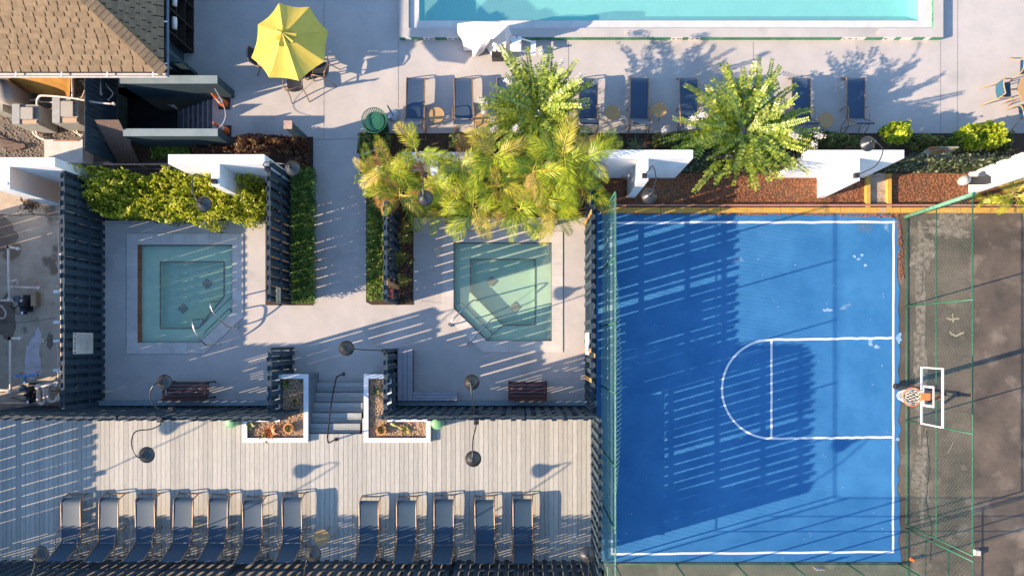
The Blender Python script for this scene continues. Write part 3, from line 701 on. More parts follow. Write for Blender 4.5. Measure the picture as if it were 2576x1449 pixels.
# retaining boards under the deck fence facing the tubs
for lab, a, b in (('low grey ledge along the foot of the fence below the left tub', 262, 690), ('low grey ledge along the foot of the fence below the right tub', 975, 1500)):
    t = thing('fence_ledge', lab, 'ledge', P((a + b) / 2, 1026, 0)); y = yew + .09
    MB().box(xat(a), y, 0, xat(b), y + .12, .30).build('kerb', slate, t); MB().box(xat(a), y - .005, .302, xat(b), y + .14, .33).build('cap', mat('pale slate cap', (.22, .28, .31), (.17, .22, .25), .7, 6), t)

# ------------------------------------------------------------------ loungers
def lounger(fab):
    t = thing('lounger', 'x', 'lounger', (0, 0, 0), 'blue sling chaise loungers')
    W2 = .27; zs = .36
    # side frames
    for s in (-1, 1):
        x = s * W2
        MB().tube(bez([(x, -.02, zs), (x, .5, zs), (x, 1.12, zs), (x, 1.24, zs - .08), (x * 1.02, 1.33, .0)], 5), .016, 8).build('side_rail', bronze, t, True)
        MB().tube([(x, 0, zs), (x, -.30, zs + .64)], .016, 8).build('back_rail', bronze, t, True)
        MB().tube(bez([(x * 1.14, .36, 0), (x * 1.14, .34, .40), (x * 1.14, .24, .56), (x * 1.14, -.14, .57), (x * 1.1, -.30, .50), (x * 1.14, -.52, 0)], 5), .014, 8).build('arm', bronze, t, True)
        MB().tube([(x, -.02, zs), (x, -.14, .03), (x, -.54, .02)], .013, 6).build('rear_leg', bronze, t, True)
    MB().tube([(-W2 * 1.14, -.50, .03), (W2 * 1.14, -.50, .03)], .013, 6).build('crossbar', bronze, t)
    MB().tube([(-W2, 1.30, .03), (W2, 1.30, .03)], .013, 6).build('crossbar', bronze, t)
    MB().tube([(-W2, -.20, .10), (-W2 * .5, -.30, .80)], .009, 6).build('back_stay', bronze, t)
    MB().tube([(W2, -.20, .10), (W2 * .5, -.30, .80)], .009, 6).build('back_stay', bronze, t)
    def cloth(rows):
        mb = MB(); nx = 7; vs = []
        for (y, z) in rows:
            for i in range(nx):
                u = i / (nx - 1) * 2 - 1; vs.append((u * (W2 - .012), y, z - .009 * (1 - u * u)))
        mb.raw(vs, [(r * nx + i, r * nx + i + 1, (r + 1) * nx + i + 1, (r + 1) * nx + i) for r in range(len(rows) - 1) for i in range(nx - 1)])
        return mb
    cloth([(.01 + 1.12 * k / 10, zs + .004) for k in range(11)] + [(1.20, zs - .03), (1.25, zs - .09)]).build('seat_sling', fab, t, True)
    cloth([(-.01 - .29 * k / 6, zs + .01 + .62 * k / 6) for k in range(7)] + [(-.325, zs + .655), (-.345, zs + .60)]).build('back_sling', fab, t, True)
    return t
lowL = lounger(sling)
upL = lounger(slingu)
low_px = [178, 273, 366, 459.5, 547, 637, 736.5, 928, 1023, 1117, 1221, 1316]
low_lab = ['first blue lounger from the left on the wood deck, in striped fence shade', 'second lounger from the left on the wood deck', 'third lounger from the left on the wood deck', 'fourth lounger from the left on the wood deck',
    'fifth lounger from the left on the wood deck', 'sixth lounger from the left on the wood deck', 'deck lounger just left of the round side table', 'deck lounger just right of the round side table gap',
    'second lounger in the right-hand deck group', 'middle lounger of the right-hand deck group of five', 'fourth lounger in the right-hand deck group', 'rightmost lounger on the wood deck, nearest the court fence']
zsd = ZD + .36
for i, x in enumerate(low_px):
    o = lowL if i == 0 else copy_tree(lowL)
    yy = 1365 + (i > 6) * 5 + (8 if i in (5,) else 0) * .5
    o.location = (P(x, 0, zsd).x, P(0, yy, zsd).y, ZD); o.rotation_euler = (0, 0, random.uniform(-.02, .02)); o.scale = (1, random.uniform(.975, 1.02), random.uniform(.94, 1.05)); o['label'] = low_lab[i]
up_px = [1044, 1168, 1276, 1478, 1607, 1734, 1862, 2016, 2152]
up_lab = ['poolside lounger beside the green litter bin, leftmost of the row', 'poolside lounger second from the litter bin, left of the first flowering tree', 'poolside lounger mostly hidden under the left flowering tree',
    'poolside lounger at the right edge of the left flowering tree', 'poolside lounger between two round tables', 'poolside lounger just left of the right flowering tree', 'poolside lounger hidden behind the right flowering tree',
    'poolside lounger emerging right of the right flowering tree', 'rightmost poolside lounger, alone past the last round table']
for i, x in enumerate(up_px):
    o = upL if i == 0 else copy_tree(upL)
    o.location = (P(x, 0, .36).x, P(0, 300, .36).y, 0); o.rotation_euler = (0, 0, random.uniform(-.03, .03)); o['label'] = up_lab[i]

# round side tables
sdt = thing('side_table', 'x', 'side table', (0, 0, 0), 'round tan side tables')
MB().lathe([(0, .44), (.20, .44), (.225, .455), (.225, .47), (.20, .465), (0, .462)], n=28).build('table_top', tanw, sdt)
for k in range(4):
    a = math.pi / 4 + k * math.pi / 2; MB().tube([(.14 * math.cos(a), .14 * math.sin(a), .44), (.2 * math.cos(a), .2 * math.sin(a), 0)], .012, 6).build('leg', bronze, sdt)
for i, (x, y, z, lab) in enumerate([(1098, 290, 0, 'round tan side table between the two loungers nearest the litter bin'), (1213, 303, 0, 'round side table half hidden under the left flowering tree'), (1541, 284, 0, 'round side table touching the right twigs of the left flowering tree'),
    (1658, 277, 0, 'round side table between open loungers, clear of both flowering trees'), (2078, 303, 0, 'round side table at the right tip of the right flowering tree'), (809, 1351, ZD, 'lone round side table on the wood deck')]):
    o = sdt if i == 0 else copy_tree(sdt); p = P(x, y, z + .46); o.location = (p.x, p.y, z); o.rotation_euler = (0, 0, random.uniform(0, 1.5)); o['label'] = lab

# ------------------------------------------------------------------ gooseneck lamps
def lamp(label, head, zh, mount, zm, via, flip=False, plate=(.12, .12, .14)):
    h = P(head[0], head[1], zh); m0 = P(mount[0], mount[1], zm)
    t = thing('gooseneck_lamp', label, 'lamp', (h.x, h.y, zh), 'gooseneck barn lamps')
    r = .20
    prof = [(r + .004, -.08), (r, -.06), (r * .92, -.035), (r * .55, .045), (r * .30, .085), (r * .24, .10), (r * .22, .17), (r * .12, .19), (0, .19)]
    MB().lathe(prof, h, 32).build('lamp_shade', steel, t, True)
    MB().lathe([(0, -.078), (r * .9, -.078), (r * .92, -.07), (0, -.069)], h, 24).build('diffuser', mat('dull diffuser', (.5, .48, .44), None, .6, 5), t)
    pts = [m0] + [P(a, b, c) for a, b, c in via] + [h + Vector((0, 0, .30)), h + Vector((0, 0, .18))]
    MB().tube(bez(pts, 8), .015, 8).build('arm', steel if not flip else blackm, t, True)
    MB().obox((m0.x, m0.y, m0.z), plate).build('mount_box', blackm, t)
    return t
lamp('lamp over the left white wall beside the copper hedge', (734, 422), 2.75, (673, 425), 2.0, [(662, 414, 2.5), (672, 408, 2.8), (706, 412, 3.05)])
lamp('lamp hanging over the lime hedge', (510, 512), 2.75, (539.5, 457), 2.25, [(520, 448, 2.6), (489, 440, 3.0), (484, 478, 3.05)])
lamp('dark lamp over the areca palm fronds', (1069, 497), 2.9, (1068, 440), 2.3, [(1064, 430, 2.9), (1064, 455, 3.25)])
lamp('pale lamp over the mulch bed, left of the two by the court', (1634, 492), 2.9, (1621, 443), 2.25, [(1631, 430, 2.7), (1642, 418, 3.0), (1650, 450, 3.2)])
lamp('lamp swung upwards over the shrubs by the ramp path', (2186, 360), 2.75, (2154, 442), 2.25, [(2180, 430, 2.6), (2206, 414, 2.9), (2221, 378, 3.15), (2203, 356, 3.2)])
lamp('lamp reaching left over the top of the timber steps', (870, 876), 2.6, (966, 882), 1.92, [(950, 881, 2.3), (920, 880, 2.75)])
lamp('lamp over the left maroon bench', (410, 962), 2.85, (432, 1030), 2.6, [(408, 1031, 2.8), (386, 1018, 2.95), (377, 990, 3.1), (386, 970, 3.2)])
lamp('lamp over the concrete below the right tub', (1186, 962), 2.85, (1200, 1035), 2.6, [(1194, 1030, 2.8), (1188, 1000, 3.1)])
lamp('lamp on an S-shaped arm over the left of the deck', (365, 1145), 3.5, (404, 1056), 2.88, [(403, 1068, 3.2), (380, 1079, 3.4), (342, 1085, 3.6), (331, 1110, 3.75), (336, 1138, 3.8)])
lamp('lamp over the middle of the deck, right of the right planter', (1190, 1155), 3.5, (1198, 1061), 2.88, [(1197, 1075, 3.3), (1190, 1105, 3.7), (1189, 1135, 3.85)])
lamp('lamp at the bottom left corner of the deck', (97, 1395), 3.5, (66, 1475), 2.9, [(76, 1455, 3.4), (88, 1415, 3.8)])
lamp('lamp at the bottom edge near the round side table', (785, 1394), 3.5, (762, 1475), 2.9, [(764, 1450, 3.4), (770, 1415, 3.8)])
lamp('lamp at the bottom right corner of the deck', (1478, 1397), 3.5, (1482, 1475), 2.9, [(1482, 1450, 3.4), (1480, 1415, 3.8)])
for i, (x, y) in enumerate([(-92, 1120)]):
    lamp('lamp just outside the left edge of the deck', (x - 200, 1270), 3.5, (x - 215, 1350), 2.9, [(x - 212, 1320, 3.4), (x - 205, 1290, 3.8)])

# ------------------------------------------------------------------ white walls
ZW = 2.2
def wall(label, segs, z1=ZW, z0=0.0, panel=None):
    c = P((segs[0][0] + segs[0][2]) / 2, (segs[0][1] + segs[0][3]) / 2, z1); t = thing('white_wall', label, 'wall', (c.x, c.y, 0), 'white stucco sign walls')
    for i, (x0, y0, x1, y1) in enumerate(segs):
        a = P(x0, y1, z1); b = P(x1, y0, z1); MB().box(a.x, a.y, z0, b.x, b.y, z1 - .003 * i).build('wing' if i else 'main_wall', white, t)
    return t
tw_ = wall('white stucco wall at the left edge with a peach inner face', [(-140, 396.6, 138, 419.4), (-18, 419.6, 24, 475.8)])
a = P(24, 475.8, ZW); b = P(24, 419.6, ZW); MB().box(a.x, a.y + .06, .02, a.x + .006, b.y, ZW - .03).build('peach_panel', peach, tw_)
MB().lathe([(0, .01), (.05, .01), (.055, 0)], P(16, 463, ZW + .0), 16).build('wall_cap_fitting', gutm, tw_)
wall('white stucco wall behind the lime hedge', [(423, 389, 665, 413), (531, 413.2, 552, 467)])
wall('white stucco wall buried in the areca palms', [(1010, 383, 1190, 400), (1083, 400.2, 1102, 440)], 1.5)
wall('white stucco wall right of the palms, left end under fronds', [(1480, 377.5, 1743.5, 399), (1609, 399.2, 1631, 454.5)])
wall('brightly lit white stucco wall by the ramp path', [(2032, 377.8, 2274.6, 398.2), (2144, 398.4, 2163, 454.7)])
wall('glaring white stucco wall at the right edge', [(2572, 384, 2900, 404), (2571, 404.2, 2594, 441)])
t = thing('floodlight_canister', 'grey rounded canister light on the white wall at the right edge', 'light', P(2421, 455, .9))
c = P(2424, 455, .9); MB().lathe([(0, -.14), (.12, -.12), (.14, 0), (.13, .14), (0, .17)], c, 20).build('housing', mat('grey canister', (.42, .40, .37), None, .6, 6), t, True)
MB().box(c.x + .05, c.y - .10, c.z - .08, P(2437, 455, 0).x + .01, c.y + .10, c.z + .1).build('bracket', blackm, t)
t = thing('pump_wall', 'short dark teal wall end under the palm fronds by the walkway', 'wall', P(940, 385, 0))
MB().prism(px_poly([(909, 386), (953, 369), (953, 376), (911, 393)], 1.2), 0, 1.2).build('wall', teal, t)
MB().prism(px_poly([(908, 390), (913, 390), (925, 412), (921, 414)], 1.2), 0, 1.2).build('return_wall', teal, t)

# ivy fences between the walls
def ivyfence(label, pxa, pxb, py, h, n, stakes=True, ivy=True):
    a = P(pxa, py, h); b = P(pxb, py, h); t = thing('wire_fence', label, 'fence', ((a.x + b.x) / 2, a.y, 0))
    for z in (h, h * .66, h * .33): MB().beam((a.x, a.y, z), (b.x, b.y, z), .03 if z == h else .012, .03 if z == h else .012).build('rail', blackm, t)
    k = int((b.x - a.x) / 1.2) + 1
    for i in range(k + 1): x = a.x + (b.x - a.x) * i / k; MB().box(x - .02, a.y - .02, 0, x + .02, a.y + .02, h).build('post', blackm, t)
    if n:
        C = np.array([(random.uniform(a.x, b.x), a.y - .03 + abs(random.gauss(0, .06)), h * random.random() ** .8 * 1.03) for _ in range(n)])
        keep = [noise.noise(Vector((p[0] * 2, 5, p[2] * 3))) > -.25 for p in C]; C = C[keep]
        V = leaves(C, .085, .9, .1); quads_mesh('ivy_leaves', V, rng.random(len(C)), LEAF['ivy'], t, t.location)
    return t
ivyfence('ivy-covered wire fence between the palms and the ramp path', 1745, 2030, 394, 1.75, 3600)
ivyfence('wire trellis fence with ivy right of the ramp path', 2276, 2560, 396, 1.75, 2600)
ivyfence('bare wire fence rail above the lime hedge', 205, 423, 414, 1.5, 0)
t = thing('rusty_panel', 'rust-streaked grey metal panel leaning on the trellis fence', 'panel', P(2300, 425, 0))
a = P(2262, 428, .12); b = P(2330, 428, .12)
MB().frus([(a.x, a.y, .05), (b.x, b.y, .05), (b.x, b.y + .02, .05), (a.x, a.y + .02, .05)], [(a.x + .1, a.y + .28, 1.5), (b.x + .1, b.y + .28, 1.5), (b.x + .1, b.y + .30, 1.5), (a.x + .1, a.y + .30, 1.5)]).build('sheet_metal', mat('rusty galvanised', (.33, .32, .27), (.38, .17, .05), .8, 2.2, contrast=(.45, .55)), t)

# ------------------------------------------------------------------ hedges and shrubs
lime_poly = [(206, 425), (300, 432), (420, 428), (480, 440), (560, 420), (600, 432), (655, 452), (664, 480), (660, 535), (640, 560), (520, 566), (400, 556), (300, 550), (262, 540), (232, 520), (222, 480)]
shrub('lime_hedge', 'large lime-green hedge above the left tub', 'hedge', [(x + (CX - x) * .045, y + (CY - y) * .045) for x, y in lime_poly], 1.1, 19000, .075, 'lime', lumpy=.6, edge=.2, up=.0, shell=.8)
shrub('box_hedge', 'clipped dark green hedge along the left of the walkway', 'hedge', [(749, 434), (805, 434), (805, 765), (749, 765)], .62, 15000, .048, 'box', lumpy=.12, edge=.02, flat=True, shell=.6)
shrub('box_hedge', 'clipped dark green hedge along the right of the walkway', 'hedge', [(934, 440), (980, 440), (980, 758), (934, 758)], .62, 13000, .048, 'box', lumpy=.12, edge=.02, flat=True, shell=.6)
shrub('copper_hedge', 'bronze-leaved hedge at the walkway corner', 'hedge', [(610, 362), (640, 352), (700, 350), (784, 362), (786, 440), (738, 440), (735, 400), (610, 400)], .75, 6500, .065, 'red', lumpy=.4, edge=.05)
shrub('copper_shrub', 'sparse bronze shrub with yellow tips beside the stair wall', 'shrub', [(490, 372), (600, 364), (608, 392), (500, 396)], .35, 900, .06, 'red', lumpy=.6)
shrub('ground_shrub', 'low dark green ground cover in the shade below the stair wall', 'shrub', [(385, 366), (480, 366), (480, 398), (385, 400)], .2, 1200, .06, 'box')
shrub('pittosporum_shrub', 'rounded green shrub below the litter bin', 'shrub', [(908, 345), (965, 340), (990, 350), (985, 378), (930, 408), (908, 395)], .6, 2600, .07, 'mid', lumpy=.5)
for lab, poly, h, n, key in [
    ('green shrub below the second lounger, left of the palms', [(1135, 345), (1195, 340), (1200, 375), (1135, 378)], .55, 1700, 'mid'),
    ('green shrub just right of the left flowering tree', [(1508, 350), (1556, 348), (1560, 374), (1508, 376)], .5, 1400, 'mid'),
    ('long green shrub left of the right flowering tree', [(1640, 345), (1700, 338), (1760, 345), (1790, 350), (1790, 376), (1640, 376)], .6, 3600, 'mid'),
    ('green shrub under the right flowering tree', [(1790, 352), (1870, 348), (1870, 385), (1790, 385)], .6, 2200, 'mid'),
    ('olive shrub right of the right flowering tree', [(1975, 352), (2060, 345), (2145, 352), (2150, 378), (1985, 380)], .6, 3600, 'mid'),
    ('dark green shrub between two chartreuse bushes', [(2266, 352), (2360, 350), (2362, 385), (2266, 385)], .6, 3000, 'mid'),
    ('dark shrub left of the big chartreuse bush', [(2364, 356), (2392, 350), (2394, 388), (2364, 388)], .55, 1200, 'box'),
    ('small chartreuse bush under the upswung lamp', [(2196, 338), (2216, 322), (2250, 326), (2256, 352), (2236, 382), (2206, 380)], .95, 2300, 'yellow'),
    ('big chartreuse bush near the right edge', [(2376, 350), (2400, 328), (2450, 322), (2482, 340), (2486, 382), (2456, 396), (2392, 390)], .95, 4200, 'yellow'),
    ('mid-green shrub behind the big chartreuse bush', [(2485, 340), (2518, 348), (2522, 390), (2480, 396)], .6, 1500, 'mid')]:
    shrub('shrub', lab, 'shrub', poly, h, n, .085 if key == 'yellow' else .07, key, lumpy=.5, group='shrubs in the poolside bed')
def croton(label, px, py, r, n):
    c = P(px, py, .35); t = thing('croton_shrub', label, 'shrub', (c.x, c.y, 0), 'yellow crotons right of the walkway'); V = []; R = []
    for k in range(n):
        b = Vector((c.x + random.gauss(0, r * .5), c.y + random.gauss(0, r * .5), random.uniform(.15, .42)))
        for i in range(16):
            a = random.uniform(0, 6.28); l = random.uniform(.05, .11); e = Vector((math.cos(a), math.sin(a), random.uniform(.0, .9))); s = Vector((-e.y, e.x, 0)) * .009
            V.append([tuple(b), tuple(b + e * l * .6 + s), tuple(b + e * l), tuple(b + e * l * .6 - s)]); R.append(random.random())
    quads_mesh('leaf_tufts', np.array(V), np.array(R), LEAF['croton'], t, t.location); MB().tube([(c.x, c.y, 0), (c.x, c.y, .3)], .015, 5).build('stem', bark, t)
croton('yellow croton clump just under the palm fronds', 1022, 570, .22, 30); croton('yellow croton clump in the middle of the narrow bed', 1008, 650, .22, 36)
croton('small yellow croton lowest in the narrow bed', 1013, 706, .15, 22); croton('yellow croton above the middle clump', 1018, 600, .18, 20)

# ------------------------------------------------------------------ palms
def frond_mesh(name, ln, m, droop, nl=30, ll=.34, seed=0):
    r = random.Random(seed); V = []; R = []
    def pt(u): return Vector((ln * (u - .12 * droop * u ** 3), 0, ln * (.55 * u - (.45 + .5 * droop) * u * u)))
    for k in range(nl):
        u = .14 + .86 * k / (nl - 1); p = pt(u); q = pt(min(1, u + .02)); d = (q - p).normalized() if (q - p).length > 1e-6 else Vector((1, 0, -.4))
        L_ = ll * math.sin(math.pi * min(1, .18 + u * .78)) ** .7 * r.uniform(.85, 1.1)
        for s in (-1, 1):
            sp = math.radians(58 - 34 * u + r.uniform(-5, 5)); e = (d * math.cos(sp) + Vector((0, s, 0)) * math.sin(sp) + Vector((0, 0, .22))).normalized()
            mid = p + e * L_ * .5; tip = p + e * L_ + Vector((0, 0, -L_ * .25)); wv = (d * .0135)
            V.append([p, mid - wv, tip, mid + wv]); R.append(min(1, max(0, r.gauss(.5, .25) + .25 * (u - .5))))
    for k in range(8):   # rachis
        p = pt(k / 8); q = pt((k + 1) / 8); s = Vector((0, .010 * (1 - k / 9), 0)); V.append([p - s, q - s, q + s, p + s]); R.append(.95)
    V = np.array([[tuple(x) for x in v] for v in V]); n = len(V); me = bpy.data.meshes.new(name)
    me.vertices.add(n * 4); me.vertices.foreach_set('co', V.astype(np.float32).ravel()); me.loops.add(n * 4); me.loops.foreach_set('vertex_index', np.arange(n * 4, dtype=np.int32))
    me.polygons.add(n); me.polygons.foreach_set('loop_start', np.arange(0, n * 4, 4, dtype=np.int32)); a = me.attributes.new('rnd', 'FLOAT', 'POINT'); a.data.foreach_set('value', np.repeat(np.array(R), 4).astype(np.float32))
    me.update(calc_edges=True); me.validate(); me.materials.append(m); return me
FR = {k: [frond_mesh('frond', 1.0, LEAF[k], dr, seed=i * 7 + len(k)) for i, dr in enumerate((.2, .5, .8, 1.1))] for k in ('palm', 'palmy', 'palmd')}
def palm(label, px, py, zc, n, ln, mix=(.62, .30, .08), stems=3, name='areca_palm', group='areca palms below the pool'):
    top = P(px, py, zc); t = thing(name, label, 'palm', (top.x, top.y, 0), group)
    for k in range(stems):
        a = 2 * math.pi * k / stems; MB().tube([(top.x + .12 * math.cos(a), top.y + .12 * math.sin(a), 0), (top.x + .05 * math.cos(a), top.y + .05 * math.sin(a), zc - .15)], [.035, .025], 8).build('trunk', mat('palm cane', (.34, .30, .10), (.22, .20, .08), .6, 9), t)
    for i in range(n):
        u = random.random(); k = 'palm' if u < mix[0] else ('palmy' if u < mix[0] + mix[1] else 'palmd')
        o = link('frond', random.choice(FR[k]), t); a = 2 * math.pi * i / n * 1.618 * 2 + random.uniform(-.3, .3)
        pit = random.uniform(-.9, .3) if k != 'palmd' else random.uniform(.1, .5)
        o.location = (random.uniform(-.06, .06), random.uniform(-.06, .06), zc - .1 + random.uniform(-.25, .1))
        o.rotation_euler = (random.uniform(-.35, .35), pit, a); s = ln * random.uniform(.8, 1.15); o.scale = (s, s, s)
    return t
palms = [(975, 425, 1.7, 11, 1.0), (1005, 492, 1.5, 14, .95), (935, 440, 1.5, 6, .85), (1050, 385, 1.8, 9, .95), (1100, 465, 1.6, 10, .8), (1165, 420, 1.9, 11, .95), (1190, 522, 1.6, 13, 1.0), (1245, 390, 2.1, 11, 1.0), (1262, 465, 1.8, 11, .95), (1305, 526, 1.6, 13, 1.0),
         (1345, 425, 2.3, 12, 1.05), (1372, 500, 1.7, 12, .95), (1415, 390, 2.4, 12, 1.1), (1435, 455, 2.1, 12, 1.0), (1478, 398, 2.4, 11, 1.0), (1468, 485, 1.7, 9, .9), (1110, 518, 1.3, 11, .85), (1400, 535, 1.5, 11, .95)]
ploc = ['beside the litter bin shrub, leftmost upper clump', 'over the top of the right walkway hedge', 'stretching one big frond over the walkway', 'in front of the second lounger', 'around the dark gooseneck lamp', 'just left of centre in the upper row of palms', 'hanging over the top left corner of the right tub', 'under the left flowering tree, left side', 'in the middle of the palm grove', 'with fronds pointing down at the right tub, centre',
        'under the left flowering tree, right side', 'above the right tub, right of centre', 'in the upper right of the palm grove', 'in the right middle of the palm grove', 'highest clump, next to the white wall', 'at the top end of the court fence', 'with dry fronds between lamp and right tub', 'above the top right corner of the right tub']
for (a, b, c, d, e), lo in zip(palms, ploc):
    palm('areca palm ' + lo, a, b, c, round(d * 1.1), e, mix=(.55, .23, .22) if a < 1130 else (.72, .21, .07))
palm('areca palm at the right edge below the white wall', 2560, 490, .9, 12, .8, name='areca_palm', group=None)
palm('small palm tuft beside the right edge palm', 2500, 500, .5, 8, .5, name='areca_palm', group=None, stems=1)
for lab, x, y in (('dark cycad between the shrubs by the white wall', 1598, 368), ('dark cycad at the foot of the ivy fence', 1580, 420)):
    spiky(lab, x, y, .25, 22, .42, 'cycad', 'cycad', 'plant', .03, .15)

# ------------------------------------------------------------------ crepe myrtles
def branch_mesh(name, seed, ln=1.0):
    r = random.Random(seed); V = []; R = []; bend = r.uniform(-.18, .18)
    def spray(base, d, L_, n):
        up = Vector((0, 0, 1)); prev = base
        side = d.cross(up); side = side.normalized() if side.length > .1 else Vector((0, 1, 0))
        for k in range(n):
            u = (k + 1) / n; p = base + d * L_ * (u - .06 * u * u) + Vector((0, bend * u * u * L_, L_ * (.34 * u - .42 * u * u)))
            s = Vector((-d.y, d.x, 0)); s = (s.normalized() if s.length > .05 else Vector((1, 0, 0))) * .006 * (1.2 - u)
            V.append([prev - s, p - s, p + s, prev + s]); R.append(.75); prev = p
            rot = r.uniform(-.5, .5)
            for sg in (-1, 1):
                e = (side * sg * math.cos(rot) + d.cross(side) * sg * math.sin(rot) + d * .25).normalized(); l = .098 * (1.15 - .5 * u) * r.uniform(.85, 1.15); w_ = d * l * .30
                V.append([p, p + e * l * .5 + w_, p + e * l, p + e * l * .5 - w_]); R.append(min(1, max(0, r.gauss(.45, .2) + .3 * (u - .5))))
    spray(Vector((0, 0, 0)), Vector((1, 0, 0)), ln, 26)
    for k in range(1):
        u = .35 + .25 * k + r.uniform(-.05, .05); a = r.choice((-1, 1)) * r.uniform(.4, .8)
        spray(Vector((ln * u, 0, 0)), Vector((math.cos(a), math.sin(a), r.uniform(-.1, .35))).normalized(), ln * .5 * (1.1 - u), 8)
    V = np.array([[tuple(x) for x in v] for v in V]); n = len(V); me = bpy.data.meshes.new(name)
    me.vertices.add(n * 4); me.vertices.foreach_set('co', V.astype(np.float32).ravel()); me.loops.add(n * 4); me.loops.foreach_set('vertex_index', np.arange(n * 4, dtype=np.int32))
    me.polygons.add(n); me.polygons.foreach_set('loop_start', np.arange(0, n * 4, 4, dtype=np.int32)); a = me.attributes.new('rnd', 'FLOAT', 'POINT'); a.data.foreach_set('value', np.repeat(np.array(R), 4).astype(np.float32))
    me.update(calc_edges=True); me.validate(); me.materials.append(LEAF['myrtle']); return me
BR = [branch_mesh('branch', s) for s in range(6)]
C = np.array([(random.gauss(0, .045), random.gauss(0, .035), random.gauss(0, .035)) for _ in range(110)])
_f = quads_mesh('flower_cluster', leaves(C, .035, .8, .2), rng.random(110), LEAF['flower']); FLM = _f.data; bpy.data.objects.remove(_f)
def myrtle(label, px, py, n, spread, hz, nfl, sx=1, sy=1):
    base = P(px, py, 0); t = thing('crepe_myrtle', label, 'tree', (base.x, base.y, 0), 'flowering trees by the pool')
    for k in range(5):
        a = k * 1.26; MB().tube(bez([(base.x, base.y, 0), (base.x + .08 * math.cos(a), base.y + .08 * math.sin(a), .6), (base.x + .3 * math.cos(a), base.y + .3 * math.sin(a), 1.5)], 4), [.035] * 5 + [.02] * 4, 8).build('trunk', bark, t)
    for i in range(n):
        a = 2.399963 * i + random.uniform(-.2, .2); ring = random.random(); el = math.radians(random.uniform(0, 70) * (1 - ring * .6))
        r0 = random.uniform(.02, .35) * spread; z0 = hz * random.uniform(.55, .85)
        o = link('branch', random.choice(BR), t); o.location = (r0 * math.cos(a) * sx, r0 * math.sin(a) * sy, z0)
        ln = spread * random.uniform(.45, 1.0) * (1.25 - .5 * math.sin(el)); o.scale = (ln, max(.75, ln * .85), max(.75, ln * .85))
        o.rotation_euler = Matrix.Rotation(a, 4, 'Z').__matmul__(Matrix.Rotation(-el, 4, 'Y')).to_euler()
        o.rotation_euler.x += random.uniform(-.2, .2)
        if i % max(1, n // nfl) == 0:
            d = Vector((math.cos(a) * math.cos(el), math.sin(a) * math.cos(el), math.sin(el))); f = link('flower_cluster', FLM, t); f['kind'] = 'stuff'; f.location = Vector(o.location) + d * ln * .97
            f.rotation_euler = (0, random.uniform(-1, 1), a); f.scale = (1.3, 1.1, 1.1)
    return t
myrtle('white-flowering crepe myrtle above the palm grove', 1352, 325, 120, 1.5, 2.1, 14)
myrtle('crepe myrtle with few flowers overhanging the ivy fence', 1828, 372, 125, 1.55, 2.1, 7)

# ------------------------------------------------------------------ left building
ZE = 2.6; pr = .45
B0 = thing('pool_house', 'pool house with tan shingle hip roof in the top left corner', 'building', (-14, 9, 0))
ex = P(412, 0, ZE).x; ey = P(0, 181, ZE).y          # eave corner
def roofz_s(y): return ZE + (y - ey) * pr
def roofz_e(x): return ZE + (ex - x) * pr
xw = -19.0; yn = 12.5; hh = 3.4
def mb_roof():
    mb = MB(); c = Vector((ex - hh, ey + hh, ZE + hh * pr))
    mb.raw([(xw, ey, ZE), (ex, ey, ZE), (c.x, c.y, c.z), (xw, c.y, c.z), (ex, yn + 2, ZE), (c.x, yn + 2, c.z)], [(0, 1, 2, 3), (1, 4, 5, 2), (3, 2, 5)])
    mb.raw([(xw, ey, ZE - .06), (ex, ey, ZE - .06), (ex, yn + 2, ZE - .06), (xw, yn + 2, ZE - .06)], [(3, 2, 1, 0)])
    return mb
rfm = mat('roof underlay', (.035, .022, .015), (.025, .016, .01), .95, 9)
roof = mb_roof().build('roof', rfm, B0)
# shingles: tabs with recessed slots
exps = .127 / math.sqrt(1 + pr * pr); cnt = 0; tmesh = {}
nrm_s = Vector((0, -pr, 1)).normalized(); nrm_e = Vector((pr, 0, 1)).normalized()
extra = MB()
def tab(width, side):
    key = (round(width, 2), side)
    if key not in tmesh:
        w_ = key[0]; mb = MB(); mb.obox((0, 0, 0), (w_ - .030, .165, .012)); tmesh[key] = mb.mesh('shingle'); tmesh[key].materials.append(shm)
    return tmesh[key]
sl_ang = math.atan(pr)
for r_ in range(26):
    y = ey + (r_ + .5) * exps; z = roofz_s(y); xr = ex - (y - ey); xcur = xr - random.uniform(.02, .2)
    while xcur > xw + .3:
        w_ = random.choice((.22, .27, .30, .33)); xc = xcur - w_ / 2; xcur -= w_
        imx = CX + xc * S / (1 - z / H); imy = CY - y * S / (1 - z / H)
        M = Matrix.Translation((xc, y + .012, z + .012)) @ Matrix.Rotation(sl_ang + .035, 4, 'X')
        if imx < -30 or imy < -25: 
            if imx > -300 and imy > -200: extra.obox(None, (w_ - .030, .165, .012), M=M)
            continue
        o = link('shingle', tab(w_, 's'), roof); o.matrix_local = Matrix.Translation(-Vector(B0.location)) @ M; cnt += 1
for r_ in range(26):
    x_ = ex - (r_ + .5) * exps; z = roofz_e(x_); y0 = ey + (ex - x_) + .05; ycur = y0
    while ycur < yn:
        w_ = random.choice((.24, .28, .32)); yc = ycur + w_ / 2; ycur += w_
        imy = CY - yc * S / (1 - z / H)
        M = Matrix.Translation((x_ - .012, yc, z + .012)) @ Matrix.Rotation(math.pi / 2, 4, 'Z') @ Matrix.Rotation(sl_ang + .035, 4, 'X')
        if imy < -20 or cnt >= 296:
            if imy > -200: extra.obox(None, (w_ - .030, .165, .012), M=M)
            continue
        o = link('shingle', tab(w_, 's'), roof); o.matrix_local = Matrix.Translation(-Vector(B0.location)) @ M; cnt += 1
o = extra.build('shingle_rows', shm, roof); o['kind'] = 'stuff'
